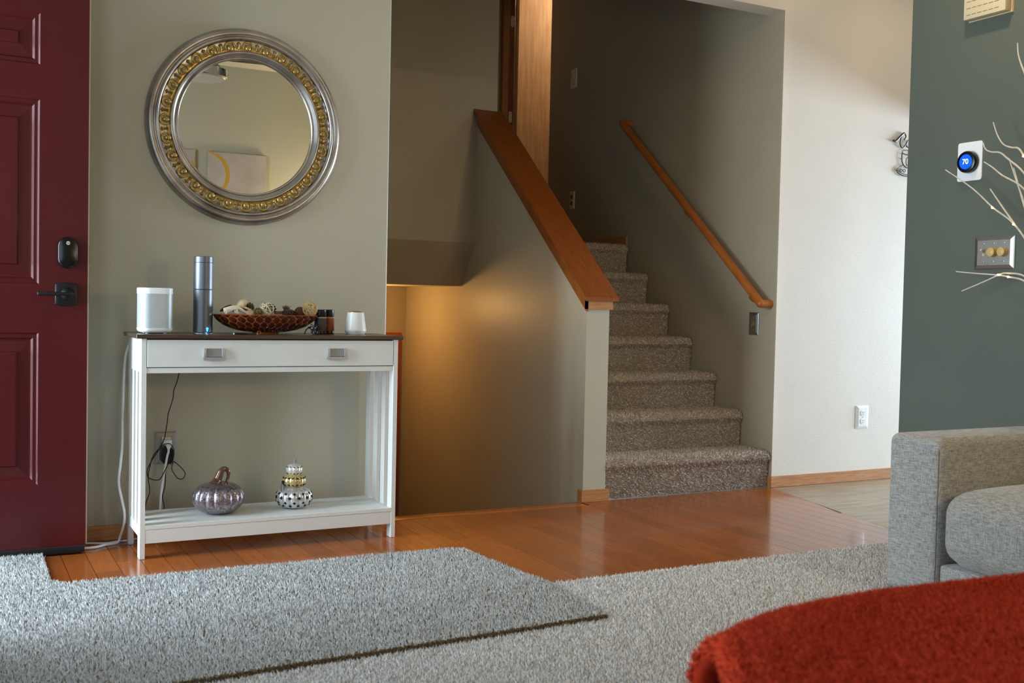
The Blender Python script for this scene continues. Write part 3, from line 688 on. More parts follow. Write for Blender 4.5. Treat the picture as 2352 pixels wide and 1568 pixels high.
# pill jars
def jar(name, x, y, label, lc_, gl):
    j = thing(name, label, 'jar', (x, y, TZ), 'supplement jars right of the bowl')
    g = G(); g.lathe([(0.0, 0.0), (0.021, 0.0), (0.0235, 0.003), (0.0235, 0.066), (0.0205, 0.071), (0.0205, 0.076), (0, 0.076)], (x, y, TZ), 32); g.build('glass', gl, j)
    g = G(); g.lathe([(0.0237, 0.012), (0.0239, 0.0125), (0.0239, 0.0625), (0.0237, 0.063)], (x, y, TZ), 32); g.build('paper_label', lc_, j)
    g = G(); g.lathe([(0.0237, 0.0632), (0.0241, 0.0634), (0.0241, 0.0668), (0.0237, 0.067)], (x, y, TZ), 32); g.build('neck_band', cream, j)
    g = G(); g.lathe([(0.0225, 0.072), (0.0228, 0.0735), (0.0228, 0.0955), (0.0215, 0.097), (0, 0.097)], (x, y, TZ), 40); g.build('cap', black_plastic, j)
amber = pmat('amber_glass', (52, 26, 10), None, 0.12, spec=0.6)
jar('pill_jar', -0.3590, -0.205, 'dark jar with black cap and grey label nearer to the bowl', pmat('grey_label', (66, 62, 60), (80, 76, 72), 0.5, scale=90), amber)
jar('pill_jar', -0.3120, -0.160, 'dark jar with black cap and rust red label farther from the bowl', pmat('rust_label', (132, 58, 26), (146, 70, 34), 0.5, scale=60), amber)

# folded sunglasses
sg = thing('sunglasses', 'black folded sunglasses in front of the two jars', 'sunglasses', (-0.405, -0.285, TZ))
Ms = Matrix.Translation((-0.408, -0.285, TZ)) @ Matrix.Rotation(1.05, 4, 'Z')
lens_m = pmat('dark_lens', (10, 10, 12), None, 0.08)
g = G()
for s in (-1, 1): g.ball(Ms @ Vector((s*0.030, 0, 0.021)), 0.0235, 18, 10, Ms.to_3x3().to_4x4() @ Matrix.Rotation(0.25, 4, 'X'), (1.05, 0.12, 0.68))
g.build('lenses', lens_m, sg)
g = G()
for s in (-1, 1):
    g.tube([Ms @ Vector((s*0.030+0.0255*math.cos(a), 0.0005+0.005*math.sin(a), 0.021+0.0195*math.sin(a))) for a in [2*PI*k/24 for k in range(24)]], 0.0016, 6, True)
g.tube([Ms @ Vector((-0.006, 0, 0.026)), Ms @ Vector((0, -0.003, 0.028)), Ms @ Vector((0.006, 0, 0.026))], 0.0016, 6)
g.build('rim', black_plastic, sg)
for s in (-1, 1):
    g = G(); g.tube(smoothpath([Ms @ Vector((s*0.056, 0.002, 0.030)), Ms @ Vector((s*0.055, 0.012, 0.030)), Ms @ Vector((s*0.02, 0.020+0.004*s, 0.026)), Ms @ Vector((-s*0.03, 0.022+0.004*s, 0.018)), Ms @ Vector((-s*0.052, 0.022+0.004*s, 0.004))], 4), 0.0021, 6)
    g.build('temple', black_plastic, sg)

# white ceramic oil diffuser
ex, ey = -0.2185, -0.22
eg = thing('oil_burner', 'small white tapered ceramic diffuser with copper top at the right end of the table', 'diffuser', (ex, ey, TZ))
g = G(); g.lathe([(0.0, 0.0), (0.034, 0.0), (0.0355, 0.0015), (0.0432, 0.0135), (0.0438, 0.017), (0.0425, 0.022), (0.0335, 0.084), (0.0320, 0.088), (0.030, 0.0885), (0.028, 0.087), (0.0, 0.087)], (ex, ey, TZ), 48); g.build('body', pmat('matte_ceramic', (226, 226, 220), None, 0.35), eg)
g = G(); g.lathe([(0.029, 0.0872), (0.0285, 0.0895), (0.022, 0.0925), (0.008, 0.094), (0.0, 0.094)], (ex, ey, TZ), 40); g.build('top', pmat('copper', (190, 120, 70), None, 0.3, metal=0.9), eg)

# ------------------------------------------------------------------ things on the lower shelf
SZ = 0.1198
px_, py_ = -0.757, -0.232
pk = thing('glass_pumpkin', 'purple grey crackled glass pumpkin with curled brown stem on the lower shelf', 'pumpkin', (px_, py_, SZ))
glassp = pmat('mercury_glass', (110, 98, 100), (176, 168, 176), 0.20, metal=0.75, scale=130, detail=2, bump=0.35, bscale=260, bdist=0.003)
prof = []
for k in range(25):
    th = -PI/2 + PI*k/24; prof.append((0.0965*max(math.cos(th), 0)**0.72 if 0 < k < 24 else 0.0, 0.0595+0.0595*math.sin(th)))
prof = [(r, z*1.0 if z < 0.1 else z-0.30*max(0, 0.03-r)) for r, z in prof]
g = G(); g.lathe(prof, (px_, py_, SZ), 128, None, 1, 1, 16, 0.07, 0.75); g.build('body', glassp, pk, 60)
brg = pmat('brown_glass', (104, 70, 54), (128, 92, 72), 0.12, metal=0.35, coat=0.5)
A = lambda dx, dz, dy=0.0: Vector((px_+dx, py_+dy, SZ+dz))
sp = smoothpath([A(-0.018, 0.110, -0.01), A(-0.006, 0.124), A(0.002, 0.142), A(0.008, 0.158), A(0.020, 0.167), A(0.032, 0.162), A(0.037, 0.148), A(0.034, 0.130), A(0.026, 0.118, -0.01)], 6)
n = len(sp); g = G(); g.tube(sp, [0.0145*(1-i/n)**1.6+0.0052 for i in range(n)], 12); stem = g.build('stem', brg, pk, 60)
cp = []
for k in range(70):
    u = k/69; cp.append(A(0.022-0.078*u, 0.113-0.018*u-0.035*max(0, u-0.55)+0.006*math.sin(9*PI*u), -0.030-0.030*u+0.007*math.cos(9*PI*u)))
g = G(); g.tube(cp, [0.0052-0.002*i/69 for i in range(70)], 8); g.build('tendril', brg, stem, 60)

qx, qy = -0.465, -0.235
sk = thing('pumpkin_lantern', 'silver and gold lantern of three stacked pumpkins with pierced holes on the lower shelf', 'lantern', (qx, qy, SZ))
silver_p = pmat('pearl_silver', (196, 196, 194), (210, 210, 208), 0.22, metal=0.55); gold_p = pmat('pearl_gold', (206, 184, 128), (220, 200, 148), 0.22, metal=0.5); white_p = pmat('pearl_white', (224, 222, 212), None, 0.2, metal=0.35)
hole_m = pmat('dark_hole', (24, 20, 20), None, 0.8)
def tier(z0, r, h, m, ribs, holes, kind):
    prof = []
    for k in range(17):
        th = -PI/2+PI*k/16; prof.append((r*max(math.cos(th), 0)**0.7 if 0 < k < 16 else 0.0, z0+h/2+h/2*math.sin(th)))
    g = G(); g.lathe(prof, (qx, qy, SZ), 96, None, 1, 1, ribs, 0.09, 0.6); o = g.build('tier', m, sk, 60)
    g = G()
    for (a, v, s) in holes:
        th = v*PI/2; rr = r*math.cos(th)**0.7*0.985+0.0012; c = Vector((qx+rr*math.cos(a), qy+rr*math.sin(a), SZ+z0+h/2+h/2*math.sin(th)))
        out = Vector((math.cos(a)*math.cos(th)/r, math.sin(a)*math.cos(th)/r, math.sin(th)/(h/2))).normalized(); u = Vector((-math.sin(a), math.cos(a), 0)); w = out.cross(u)
        if kind == 'd': sh = [(1, 0), (0, 1), (-1, 0), (0, -1)]
        else:
            sgn = 1 if (kind == 'l' and v > 0) else -1
            if int(a*20) % 2: sgn = -sgn
            sh = [(math.cos(q)*1.15*math.cos(0.6*sgn)-math.sin(q)*0.5*math.sin(0.6*sgn), math.cos(q)*1.15*math.sin(0.6*sgn)+math.sin(q)*0.5*math.cos(0.6*sgn)) for q in [2*PI*i/8 for i in range(8)]]
        V = [c+(u*x+w*y)*s+out*0.0008 for x, y in sh] + [c+(u*x+w*y)*s-out*0.003 for x, y in sh]; k = len(sh)
        g.add(V, [list(range(k)), list(range(k, 2*k))[::-1]] + [[i, (i+1) % k, k+(i+1) % k, k+i] for i in range(k)])
    g.build('pierced_holes', hole_m, o, 0)
hs = []
for k in range(12):
    a = -PI/2-0.26+2*PI*k/12; hs += [(a, 0.30, 0.0062), (a+PI/12, 0.06, 0.0062), (a, -0.22, 0.0062), (a+PI/12, -0.46, 0.0058)] if True else []
tier(0.0, 0.0715, 0.088, silver_p, 12, hs, 'd')
hs = [(-PI/2+2*PI*k/16, v, 0.0046) for k in range(16) for v in (0.33, -0.33)]
tier(0.079, 0.0465, 0.057, gold_p, 8, hs, 'l')
hs = [(-PI/2+2*PI*k/12+0.2, v, 0.0031) for k in range(12) for v in (0.35, -0.4)]
tier(0.128, 0.0325, 0.046, white_p, 6, hs, 'l')
g = G(); g.tube([(qx, qy, SZ+0.171), (qx+0.001, qy, SZ+0.180), (qx+0.004, qy, SZ+0.190)], [0.0052, 0.0042, 0.0050], 10); g.build('stem', steel, sk)
g = G(); g.tube([(qx-0.052+0.006*math.sin(a), qy-0.02, SZ+0.085+0.017*math.cos(a)) for a in [2*PI*k/20 for k in range(20)]], 0.0009, 6, True)
g.ball((qx-0.048, qy-0.012, SZ+0.106), 0.006, 10, 8); g.tube([(qx-0.049, qy-0.016, SZ+0.104), (qx-0.042, qy-0.025, SZ+0.088)], 0.0012, 6); g.build('hang_cord', black_rubber, sk)

# ------------------------------------------------------------------ outlet, plugs and cords under the table
def plate(e, axis, plane, u0, u1, z0, z1, t, m, lip=0.008, name='plate'):
    """bevelled wall plate; axis 'Y' faces -Y, axis 'X' faces -X"""
    P = lambda u, d, z: (u, plane-d, z) if axis == 'Y' else (plane-d, u, z)
    V = []
    for ins, d in ((0, 0.0), (0, t*0.4), (lip*0.25, t*0.6), (lip, t), (lip*1.01, t)):
        V += [P(u0+ins, d, z0+ins), P(u1-ins, d, z0+ins), P(u1-ins, d, z1-ins), P(u0+ins, d, z1-ins)]
    F = []
    for k in range(4):
        for q in range(4): F.append([k*4+q, k*4+(q+1) % 4, (k+1)*4+(q+1) % 4, (k+1)*4+q])
    F.append([16, 17, 18, 19])
    g = G(); g.add(V, F); return g.build(name, m, e, 0)
oe = thing('wall_outlet', 'bronze framed outlet plate on the wall under the console table', 'outlet', (-0.911, 0, 0.283))
plate(oe, 'Y', 0, -0.952, -0.871, 0.283, 0.408, 0.008, nickel, 0.016)
g = G(); g.box(-0.928, -0.0095, 0.302, -0.895, -0.0078, 0.389, 0.001, 1); g.build('receptacle', ivory_pale, oe)
ad = thing('power_adapter', 'black power adapter plugged into the outlet under the table', 'adapter', (-0.912, -0.01, 0.286))
g = G(); g.prism(stadium(-0.9125, 0.321, 0.048, 0.070, 8)[::-1], 'Y', -0.046, -0.0097); g.build('body', black_plastic, ad)
wp = thing('power_cable', 'white plug and cord hanging from the outlet under the table', 'cord', (-0.908, -0.01, 0.349))
g = G(); g.box(-0.924, -0.036, 0.358, -0.894, -0.0097, 0.379, 0.003, 2); g.prism([(-0.919, 0.360), (-0.899, 0.360), (-0.905, 0.345), (-0.913, 0.345)], 'Y', -0.052, -0.034); g.build('plug', white_plastic, wp)
Yc = -0.055
cz = lambda L, y=Yc: [(x, y, z) for x, z in L]
g = G(); g.tube(smoothpath([(-0.909, -0.045, 0.352)] + cz([(-0.911, 0.335), (-0.915, 0.32), (-0.921, 0.283), (-0.930, 0.227), (-0.937, 0.171), (-0.940, 0.118), (-0.945, 0.05)]) + [(-0.96, -0.045, 0.005)], 6), 0.0042, 8); g.build('cord', white_plastic, wp)
bc = thing('charger_cable', 'thin black cable looped at the outlet under the table', 'cable', (-0.912, -0.05, 0.30))
g = G(); g.tube(smoothpath([(-0.868, -0.075, 0.668)] + cz([(-0.875, 0.64), (-0.883, 0.606), (-0.894, 0.576), (-0.897, 0.542), (-0.914, 0.485), (-0.917, 0.452), (-0.923, 0.414), (-0.928, 0.388), (-0.950, 0.343), (-0.971, 0.310), (-0.989, 0.270), (-0.983, 0.240), (-0.947, 0.230), (-0.929, 0.255), (-0.911, 0.292)], -0.06), 5), 0.0018, 6); g.build('cable', black_rubber, bc)
g = G(); g.tube(smoothpath(cz([(-0.905, 0.288), (-0.898, 0.297), (-0.891, 0.331), (-0.897, 0.357), (-0.910, 0.369), (-0.932, 0.365), (-0.953, 0.345), (-0.971, 0.319), (-0.981, 0.279), (-0.986, 0.241), (-0.980, 0.188), (-0.994, 0.140), (-1.000, 0.06), (-1.0, 0.003)], -0.063), 5), 0.0018, 6); g.build('cable', black_rubber, bc)
g = G(); g.tube(smoothpath(cz([(-0.891, 0.300), (-0.862, 0.272), (-0.848, 0.249), (-0.857, 0.230), (-0.876, 0.233), (-0.892, 0.255), (-0.899, 0.274), (-0.893, 0.300)], -0.062), 5), 0.0018, 6); g.build('cable', black_rubber, bc)
g = G(); g.tube(smoothpath(cz([(-0.920, 0.290), (-0.921, 0.207), (-0.930, 0.163), (-0.923, 0.117), (-0.925, 0.04), (-0.93, 0.003)], -0.05), 5), 0.0018, 6); g.build('cable', black_rubber, bc)
lc1 = thing('speaker_cord', 'white cord hanging down the left side of the table to the floor', 'cord', (-1.09, -0.1, 0.0))
g = G(); g.tube(smoothpath([(-1.045, -0.055, 0.78), (-1.072, -0.055, 0.70), (-1.080, -0.06, 0.52), (-1.086, -0.10, 0.38), (-1.094, -0.115, 0.31), (-1.098, -0.105, 0.235), (-1.088, -0.12, 0.17), (-1.081, -0.13, 0.128), (-1.080, -0.12, 0.085), (-1.088, -0.085, 0.03), (-1.10, -0.09, 0.006), (-1.146, -0.109, 0.0055), (-1.191, -0.139, 0.0055), (-1.26, -0.133, 0.0055), (-1.40, -0.12, 0.0055)], 6), 0.0048, 8); g.build('cord', white_plastic, lc1)
lc2 = thing('extension_cord', 'white cord running along the baseboard behind the open door', 'cord', (-1.1, -0.07, 0.0))
g = G(); g.tube(smoothpath([(-1.35, -0.045, 0.0045), (-1.211, -0.053, 0.0045), (-1.138, -0.080, 0.0045), (-1.096, -0.060, 0.0045), (-1.062, -0.058, 0.0045), (-1.02, -0.04, 0.0045), (-0.96, -0.045, 0.0045)], 6), 0.0040, 8); g.build('cord', white_plastic, lc2)

# ------------------------------------------------------------------ round mirror
mx, mz = -0.615, 1.618
mir = thing('round_mirror', 'large round wall mirror with silver frame and gold egg beading above the console table', 'mirror', (mx, 0, mz))
leaf = pmat('silver_leaf', (146, 138, 132), (188, 182, 176), 0.27, metal=0.92, scale=9, stretch=(1, 1, 1), detail=4, rough2=0.36)
glass = pmat('mirror_glass', (236, 238, 234), None, 0.004, metal=1.0)
gold = pmat('antique_gold', (148, 120, 60), (208, 178, 108), 0.30, metal=0.72, scale=90)
MY = Matrix.Rotation(PI/2, 4, 'X')
g = G(); g.lathe([(0.0, 0.004), (0.267, 0.004), (0.267, 0.010), (0.0, 0.010)], (mx, 0, mz), 96, MY)
g.build('glass', glass, mir, 0)
fp = [(0.264, 0.002), (0.2645, 0.014), (0.266, 0.019), (0.2695, 0.021), (0.273, 0.019), (0.2745, 0.017), (0.279, 0.0185), (0.285, 0.0235), (0.290, 0.0265), (0.2945, 0.0265), (0.2965, 0.024), (0.2970, 0.018),
      (0.300, 0.0165), (0.337, 0.0165), (0.3395, 0.018), (0.340, 0.026), (0.3425, 0.031), (0.347, 0.0335), (0.3515, 0.031), (0.3545, 0.026), (0.3565, 0.0255), (0.360, 0.029), (0.366, 0.032), (0.373, 0.031), (0.380, 0.025), (0.386, 0.015), (0.389, 0.006), (0.3895, 0.0)]
g = G(); g.lathe(fp, (mx, 0, mz), 128, MY); fr = g.build('frame', leaf, mir, 60)
g = G(); g.lathe([(0.2975, 0.0160), (0.2990, 0.0172), (0.3150, 0.0172), (0.3165, 0.0160)], (mx, 0, mz), 128, MY, caps=False); g.build('gold_band', gold, mir, 60)
g = G(); g.ball((0, -0.0195, -0.003), 0.0125, 14, 10, None, (0.95, 0.72, 1.12)); bead_r = []
g.tube([(0.0185*math.cos(a), -0.019, 0.0015+0.0175*math.sin(a)) for a in [PI*(-0.30)+PI*1.60*k/18 for k in range(19)]], [0.0026+0.0022*math.sin(PI*k/18) for k in range(19)], 8)
for s in (-1, 1): g.ball((0.0042*s, -0.0282, -0.001), 0.0030, 8, 6)
bead = g.build('gold_bead', gold, None, 60); bme = bead.data
g = G(); g.add([(-0.0098, -0.0165, 0.009), (0.0, -0.0165, 0.0165), (0.0098, -0.0165, 0.009), (0.0040, -0.0165, 0.002), (0.0066, -0.0165, -0.016), (-0.0066, -0.0165, -0.016), (-0.0040, -0.0165, 0.002), (0, -0.0275, 0.006), (0, -0.0245, -0.012)],
           [[0, 1, 7], [1, 2, 7], [2, 3, 7], [3, 4, 8, 7], [4, 5, 8], [5, 6, 7, 8], [6, 0, 7], [0, 6, 5, 4, 3, 2, 1]])
dart = g.build('gold_dart', gold, None, 0); dme = dart.data
for k in range(28):
    for me, da, nm, rr in ((bme, 0.0, 'gold_bead', 0.3145), (dme, 0.5, 'gold_dart', 0.3195)):
        o = (bead if nm == 'gold_bead' else dart) if k == 0 else bpy.data.objects.new(nm, me)
        if k: COL.objects.link(o)
        a = 2*PI*(k+da)/28
        o.matrix_basis = Matrix.Translation((mx+rr*math.sin(a), 0, mz+rr*math.cos(a))) @ Matrix.Rotation(a, 4, 'Y')
        o.parent = mir; o.matrix_parent_inverse = Matrix.Translation((mx, 0, mz)).inverted()

# ------------------------------------------------------------------ handrail and wall plates along the stairs
hr = thing('handrail', 'round honey oak handrail on the right stair wall', 'handrail', (2.10, 0.03, 0.96))
ra = Vector((2.106, 0.040, 0.968)); rb = Vector((2.106, 1.392, 2.100)); d = (rb-ra).normalized()
g = G(); g.tube([ra, rb], 0.0225, 24)
g.tube([ra+Vector((-0.0, 0, 0)), Vector((WX-0.002, 0.040, 0.966))], 0.0225, 24); g.tube([rb, Vector((WX-0.002, rb.y, rb.z))], 0.0225, 24)
g.ball(ra, 0.0225, 24, 14); g.ball(rb, 0.0225, 24, 14); g.build('rail', rail_mat, hr, 50)
for f in (0.07, 0.5, 0.90):
    c = ra+(rb-ra)*f
    g = G(); g.tube(smoothpath([c+Vector((0, 0, -0.022)), c+Vector((0.004, 0, -0.045)), c+Vector((0.03, 0, -0.065)), Vector((WX-0.004, c.y, c.z-0.07))], 5), 0.006, 10)
    g.lathe([(0.024, 0), (0.022, 0.004), (0.0, 0.006)], (WX, c.y, c.z-0.07), 20, Matrix.Rotation(-PI/2, 4, 'Y')); br = g.build('bracket', brass, hr)
    g = G(); g.ball((WX-0.006, c.y, c.z-0.087), 0.0035, 8, 6); g.build('screw', steel, br)
def faceX(c, r0, r1, h, m, e, name, seg=20):
    g = G(); g.lathe([(r0, 0.0), (r1, h*0.92), (r1*0.85, h), (0, h)], c, seg, Matrix.Rotation(-PI/2, 4, 'Y')); return g.build(name, m, e)
# stair switch
e = thing('light_switch', 'dark metal switch plate with brass toggle below the handrail end', 'switch', (WX, 0.167, 0.798))
plate(e, 'X', WX, 0.126, 0.203, 0.800, 0.921, 0.009, nickel, 0.016)
g = G(); g.box(WX-0.0105, 0.158, 0.846, WX-0.0085, 0.172, 0.874); g.prism([(WX-0.009, 0.858), (WX-0.022, 0.846), (WX-0.022, 0.852), (WX-0.009, 0.868)], 'Y', 0.160, 0.170); g.build('toggle', brass, e, 0)
for z in (0.828, 0.893): faceX((WX-0.009, 0.165, z), 0.0035, 0.003, 0.0015, steel, e, 'screw', 10)
# upper hall switch and outlet
e = thing('light_switch', 'ivory switch plate high on the dark stair wall', 'switch', (WX, 2.11, 2.45))
plate(e, 'X', WX, 2.072, 2.149, 2.450, 2.582, 0.006, ivory_pale, 0.006)
g = G(); g.prism([(WX-0.006, 2.505), (WX-0.018, 2.53), (WX-0.018, 2.536), (WX-0.006, 2.528)], 'Y', 2.105, 2.115); g.build('toggle', ivory, e, 0)
for z in (2.475, 2.555): faceX((WX-0.006, 2.11, z), 0.004, 0.0035, 0.0015, blackm, e, 'screw', 10)
e = thing('wall_outlet', 'ivory outlet plate low on the dark stair wall beside the half wall cap', 'outlet', (WX, 2.10, 1.61))
plate(e, 'X', WX, 2.066, 2.130, 1.610, 1.733, 0.006, ivory_pale, 0.006)
for z in (1.650, 1.693): faceX((WX-0.0055, 2.098, z), 0.016, 0.0155, 0.0025, pmat('brown_receptacle', (92, 80, 60), None, 0.5), e, 'receptacle', 16)
# white duplex outlet
e = thing('wall_outlet', 'white duplex outlet low on the white wall left of the sofa', 'outlet', (2.82, 0, 0.289))
plate(e, 'Y', 0, 2.774, 2.864, 0.290, 0.417, 0.009, white_plastic, 0.014)
for z in (0.331, 0.376):
    g = G(); g.prism([(2.819+0.0165*math.cos(a), z+max(-0.0135, min(0.0135, 0.017*math.sin(a)))) for a in [2*PI*k/20 for k in range(20)]][::-1], 'Y', -0.0115, -0.008); r_ = g.build('receptacle', white_plastic, e, 0)
    g = G()
    for dx in (-0.006, 0.006): g.box(2.819+dx-0.001, -0.0119, z-0.001, 2.819+dx+0.001, -0.0113, z+0.008)
    g.lathe([(0, 0), (0.0024, 0), (0.0024, 0.0006), (0, 0.0006)], (2.819, -0.0114, z-0.007), 10, RYF); g.build('slots', pmat('socket_slot', (120, 112, 104), None, 0.7), r_, 0)
g = G(); g.lathe([(0.003, 0), (0.0027, 0.0015), (0, 0.0017)], (2.819, -0.009, 0.3535), 10, RYF); g.build('screw', steel, e)

# ------------------------------------------------------------------ things on the green wall
GX = 2.03
TX = Matrix(((0, 0, -1, 0), (-1, 0, 0, 0), (0, 1, 0, 0), (0, 0, 0, 1)))
e = thing('door_chime', 'cream doorbell chime box with slotted front high on the green wall', 'door chime', (GX, -1.37, 2.125))
cream_p = pmat('cream_plastic', (206, 192, 158), None, 0.5)
g = G(); g.prism([(-1.473, 2.125), (-1.271, 2.125), (-1.271, 2.305), (-1.473, 2.305)][::-1], 'X', GX-0.010, GX); g.box(GX-0.046, -1.468, 2.128, GX-0.010, -1.273, 2.302, 0.004, 2); g.build('housing', cream_p, e, 30)
g = G()
for r in range(6):
    for k in range(6): y1 = -1.287-k*0.0262; g.box(GX-0.0468, y1-0.020, 2.1440+r*0.0265, GX-0.0455, y1, 2.1465+r*0.0265)
g.build('sound_slots', pmat('slot_shadow', (128, 112, 84), None, 0.8), e, 0)
e = thing('thermostat', 'round black thermostat with blue screen on a white plate on the green wall', 'thermostat', (GX, -1.296, 1.48))
g = G(); rs = [(-y, z) for y, z in [( -p[0], p[1]) for p in rsq(0, 0, 1, 0.07)]]
g.prism([(-1.2955+x*0.117, 1.5595+z*0.158*1.0) for x, z in rsq(0, 0, 1.0, 0.07)], 'X', GX-0.005, GX); g.build('back_plate', white_plastic, e)
RXm = Matrix.Rotation(-PI/2, 4, 'Y'); tc = (GX-0.005, -1.2965, 1.5555)
g = G(); g.lathe([(0.043, 0.0), (0.0445, 0.004), (0.0445, 0.020), (0.0425, 0.0245), (0.0385, 0.026), (0.0, 0.026)], tc, 64, RXm); rg = g.build('ring', lock_m, e, 40)
scr = pmat('blue_screen', (0, 60, 230), None, 0.15, emit=(8, 74, 255), estr=1.5)
g = G(); g.lathe([(0.0, 0.0), (0.030, 0.0), (0.030, 0.0004), (0, 0.0004)], (GX-0.0308, -1.2965, 1.5555), 48, RXm); scn = g.build('screen', scr, rg)
text_mesh('digits', '70', 0.030, (GX-0.0318, -1.2960, 1.5555), TX, pmat('lit_digits', (235, 245, 255), None, 0.4, emit=(225, 240, 255), estr=1.6), scn)
e = thing('dimmer_switch', 'steel three gang plate with a toggle and two ivory dimmer knobs on the green wall', 'switch', (GX, -1.427, 1.117))
plate(e, 'X', GX, -1.5190, -1.3355, 1.117, 1.2495, 0.010, nickel, 0.0165)
knob = pmat('ivory_knob', (206, 174, 104), None, 0.35)
for y in (-1.4275, -1.4745):
    kb = faceX((GX-0.010, y, 1.184), 0.0185, 0.0175, 0.022, knob, e, 'dimmer_knob', 32)
    g = G(); g.tube([(GX-0.0318, y+0.0135*math.cos(a), 1.184+0.0135*math.sin(a)) for a in [2*PI*k/28 for k in range(28)]], 0.0010, 6, True); g.build('knob_rim', knob, kb)
g = G(); g.box(GX-0.0112, -1.386, 1.170, GX-0.0098, -1.376, 1.198); g.prism([(GX-0.010, 1.190), (GX-0.026, 1.198), (GX-0.026, 1.190), (GX-0.010, 1.180)], 'Y', -1.3855, -1.3765); g.build('toggle', ivory, e, 0)
for y in (-1.381, -1.4275, -1.4745):
    for z in (1.148, 1.2205): faceX((GX-0.010, y, z), 0.0038, 0.0034, 0.0016, steel, e, 'screw', 12)

# wire coffee sign on the white wall
e = thing('wire_sign', 'black wire coffee sign with cup half hidden by the green wall', 'wall sign', (3.05, -0.01, 1.70))
wire = pmat('bronze_wire', (58, 52, 50), (70, 62, 58), 0.45, metal=0.5)
W3 = lambda L, n=6: smoothpath([(x, -0.010, z) for x, z in L], n)
g = G()
p = W3([(2.982, 1.894), (3.000, 1.892), (3.030, 1.917), (3.060, 1.940), (3.074, 1.934), (3.077, 1.920), (3.065, 1.905)]); n = len(p); g.tube(p, [0.0062 if i < n*0.55 else 0.0035 for i in range(n)], 8)
g.tube(W3([(3.060, 1.940), (3.042, 1.913), (3.034, 1.885), (3.043, 1.863), (3.060, 1.861), (3.080, 1.880), (3.094, 1.903)]), 0.0036, 8)
g.tube([(3.100+0.0165*math.cos(a)+0.004*math.sin(a), -0.010, 1.886+0.020*math.sin(a)) for a in [2*PI*k/28 for k in range(28)]], 0.0034, 8, True); g.build('lettering', wire, e)
g = G(); g.tube([(3.100+0.046*math.cos(a), -0.010, 1.836+0.013*math.sin(a)) for a in [2*PI*k/32 for k in range(32)]], 0.0026, 8, True)
g.tube(W3([(3.054, 1.836), (3.052, 1.800), (3.060, 1.772), (3.080, 1.755), (3.100, 1.751), (3.120, 1.755), (3.140, 1.772), (3.148, 1.800), (3.146, 1.836)]), 0.0030, 8)
g.tube(W3([(3.100, 1.812), (3.088, 1.800), (3.086, 1.780), (3.094, 1.762)]), 0.0024, 8)
g.tube(W3([(3.147, 1.820), (3.175, 1.815), (3.178, 1.790), (3.145, 1.780)]), 0.0028, 8); g.build('cup', wire, e)
g = G(); g.tube(W3([(3.062, 1.762), (3.035, 1.750), (3.018, 1.732), (3.030, 1.716), (3.062, 1.706), (3.100, 1.704), (3.138, 1.706), (3.170, 1.716), (3.182, 1.732), (3.165, 1.750), (3.138, 1.762)]), 0.0030, 8)
g.tube(W3([(3.050, 1.752), (3.030, 1.734), (3.045, 1.720), (3.1, 1.712)]), 0.0020, 8)
for cx_ in (3.050, 3.074): g.tube([(cx_+0.0085*math.cos(a), -0.010, 1.733+0.0085*math.sin(a)) for a in [2*PI*k/16 for k in range(16)]], 0.0022, 6, True)
g.build('saucer', wire, e)
g = G()
for x, z in ((3.06, 1.940), (3.052, 1.80), (3.018, 1.732)): g.tube([(x, -0.010, z), (x, 0.0, z)], 0.002, 6)
g.build('wall_pin', wire, e)

# ------------------------------------------------------------------ sofa
sofa = thing('sofa', 'light grey woven fabric sofa with square arm along the green wall', 'sofa', (1.55, -2.6, 0.006))
fab = weave_mat('grey_weave', (124, 122, 118), (178, 175, 169)); seam_m = pmat('seam_thread', (96, 92, 86), None, 0.9)
for y0, y1 in ((-1.945, -1.730), (-3.620, -3.405)):
    g = G(); g.box(1.135, y0, 0.008, 1.965, y1, 0.534, 0.032, 5); arm = g.build('arm', fab, sofa, 50)
    g = G(); xx = 1.1352
    for yy in (y0+0.004, ): g.tube([(1.1375, yy, 0.03), (1.1375, yy, 0.500)], 0.0016, 6)
    g.build('seam', seam_m, arm)
def cushion(name, x0, x1, y0, y1, z0, z1, r, crown, m):
    nx, ny, nz = 14, 14, 6; V = {}; g = G(); bm_ = bmesh.new(); bmesh.ops.create_cube(bm_, size=2.0)
    bmesh.ops.subdivide_edges(bm_, edges=list(bm_.edges), cuts=11, use_grid_fill=True)
    hx, hy, hz = (x1-x0)/2, (y1-y0)/2, (z1-z0)/2; c = Vector(((x0+x1)/2, (y0+y1)/2, (z0+z1)/2))
    for v in bm_.verts:
        p = Vector((v.co.x*hx, v.co.y*hy, v.co.z*hz)); q = Vector((max(-hx+r, min(hx-r, p.x)), max(-hy+r, min(hy-r, p.y)), max(-hz+r, min(hz-r, p.z))))
        dd = p-q; p = q+dd.normalized()*r if dd.length > 1e-6 else p
        u, w = p.x/hx, p.y/hy; k = (1-u*u)*(1-w*w); p.z += math.copysign(crown*k, p.z) if abs(p.z) > hz*0.5 else 0
        p.x += (0.012*(1-w*w)*(1-(p.z/hz)**2))*(1 if p.x > 0 else -1) if abs(u) > 0.9 else 0
        v.co = c+p
    bm_.verts.index_update(); g.add([v.co.copy() for v in bm_.verts], [[v.index for v in f.verts] for f in bm_.faces]); bm_.free(); return g.build(name, m, sofa, 80)
cushion('seat_cushion', 1.118, 1.76, -2.665, -1.953, 0.135, 0.372, 0.075, 0.035, fab); cushion('seat_cushion', 1.118, 1.76, -3.397, -2.685, 0.135, 0.372, 0.075, 0.035, fab)
g = G(); g.box(1.150, -3.405, 0.02, 1.90, -1.945, 0.130, 0.012, 2); g.build('base', fab, sofa)
g = G(); g.box(1.78, -3.405, 0.10, 1.965, -1.950, 0.80, 0.04, 4); g.build('backrest', fab, sofa)
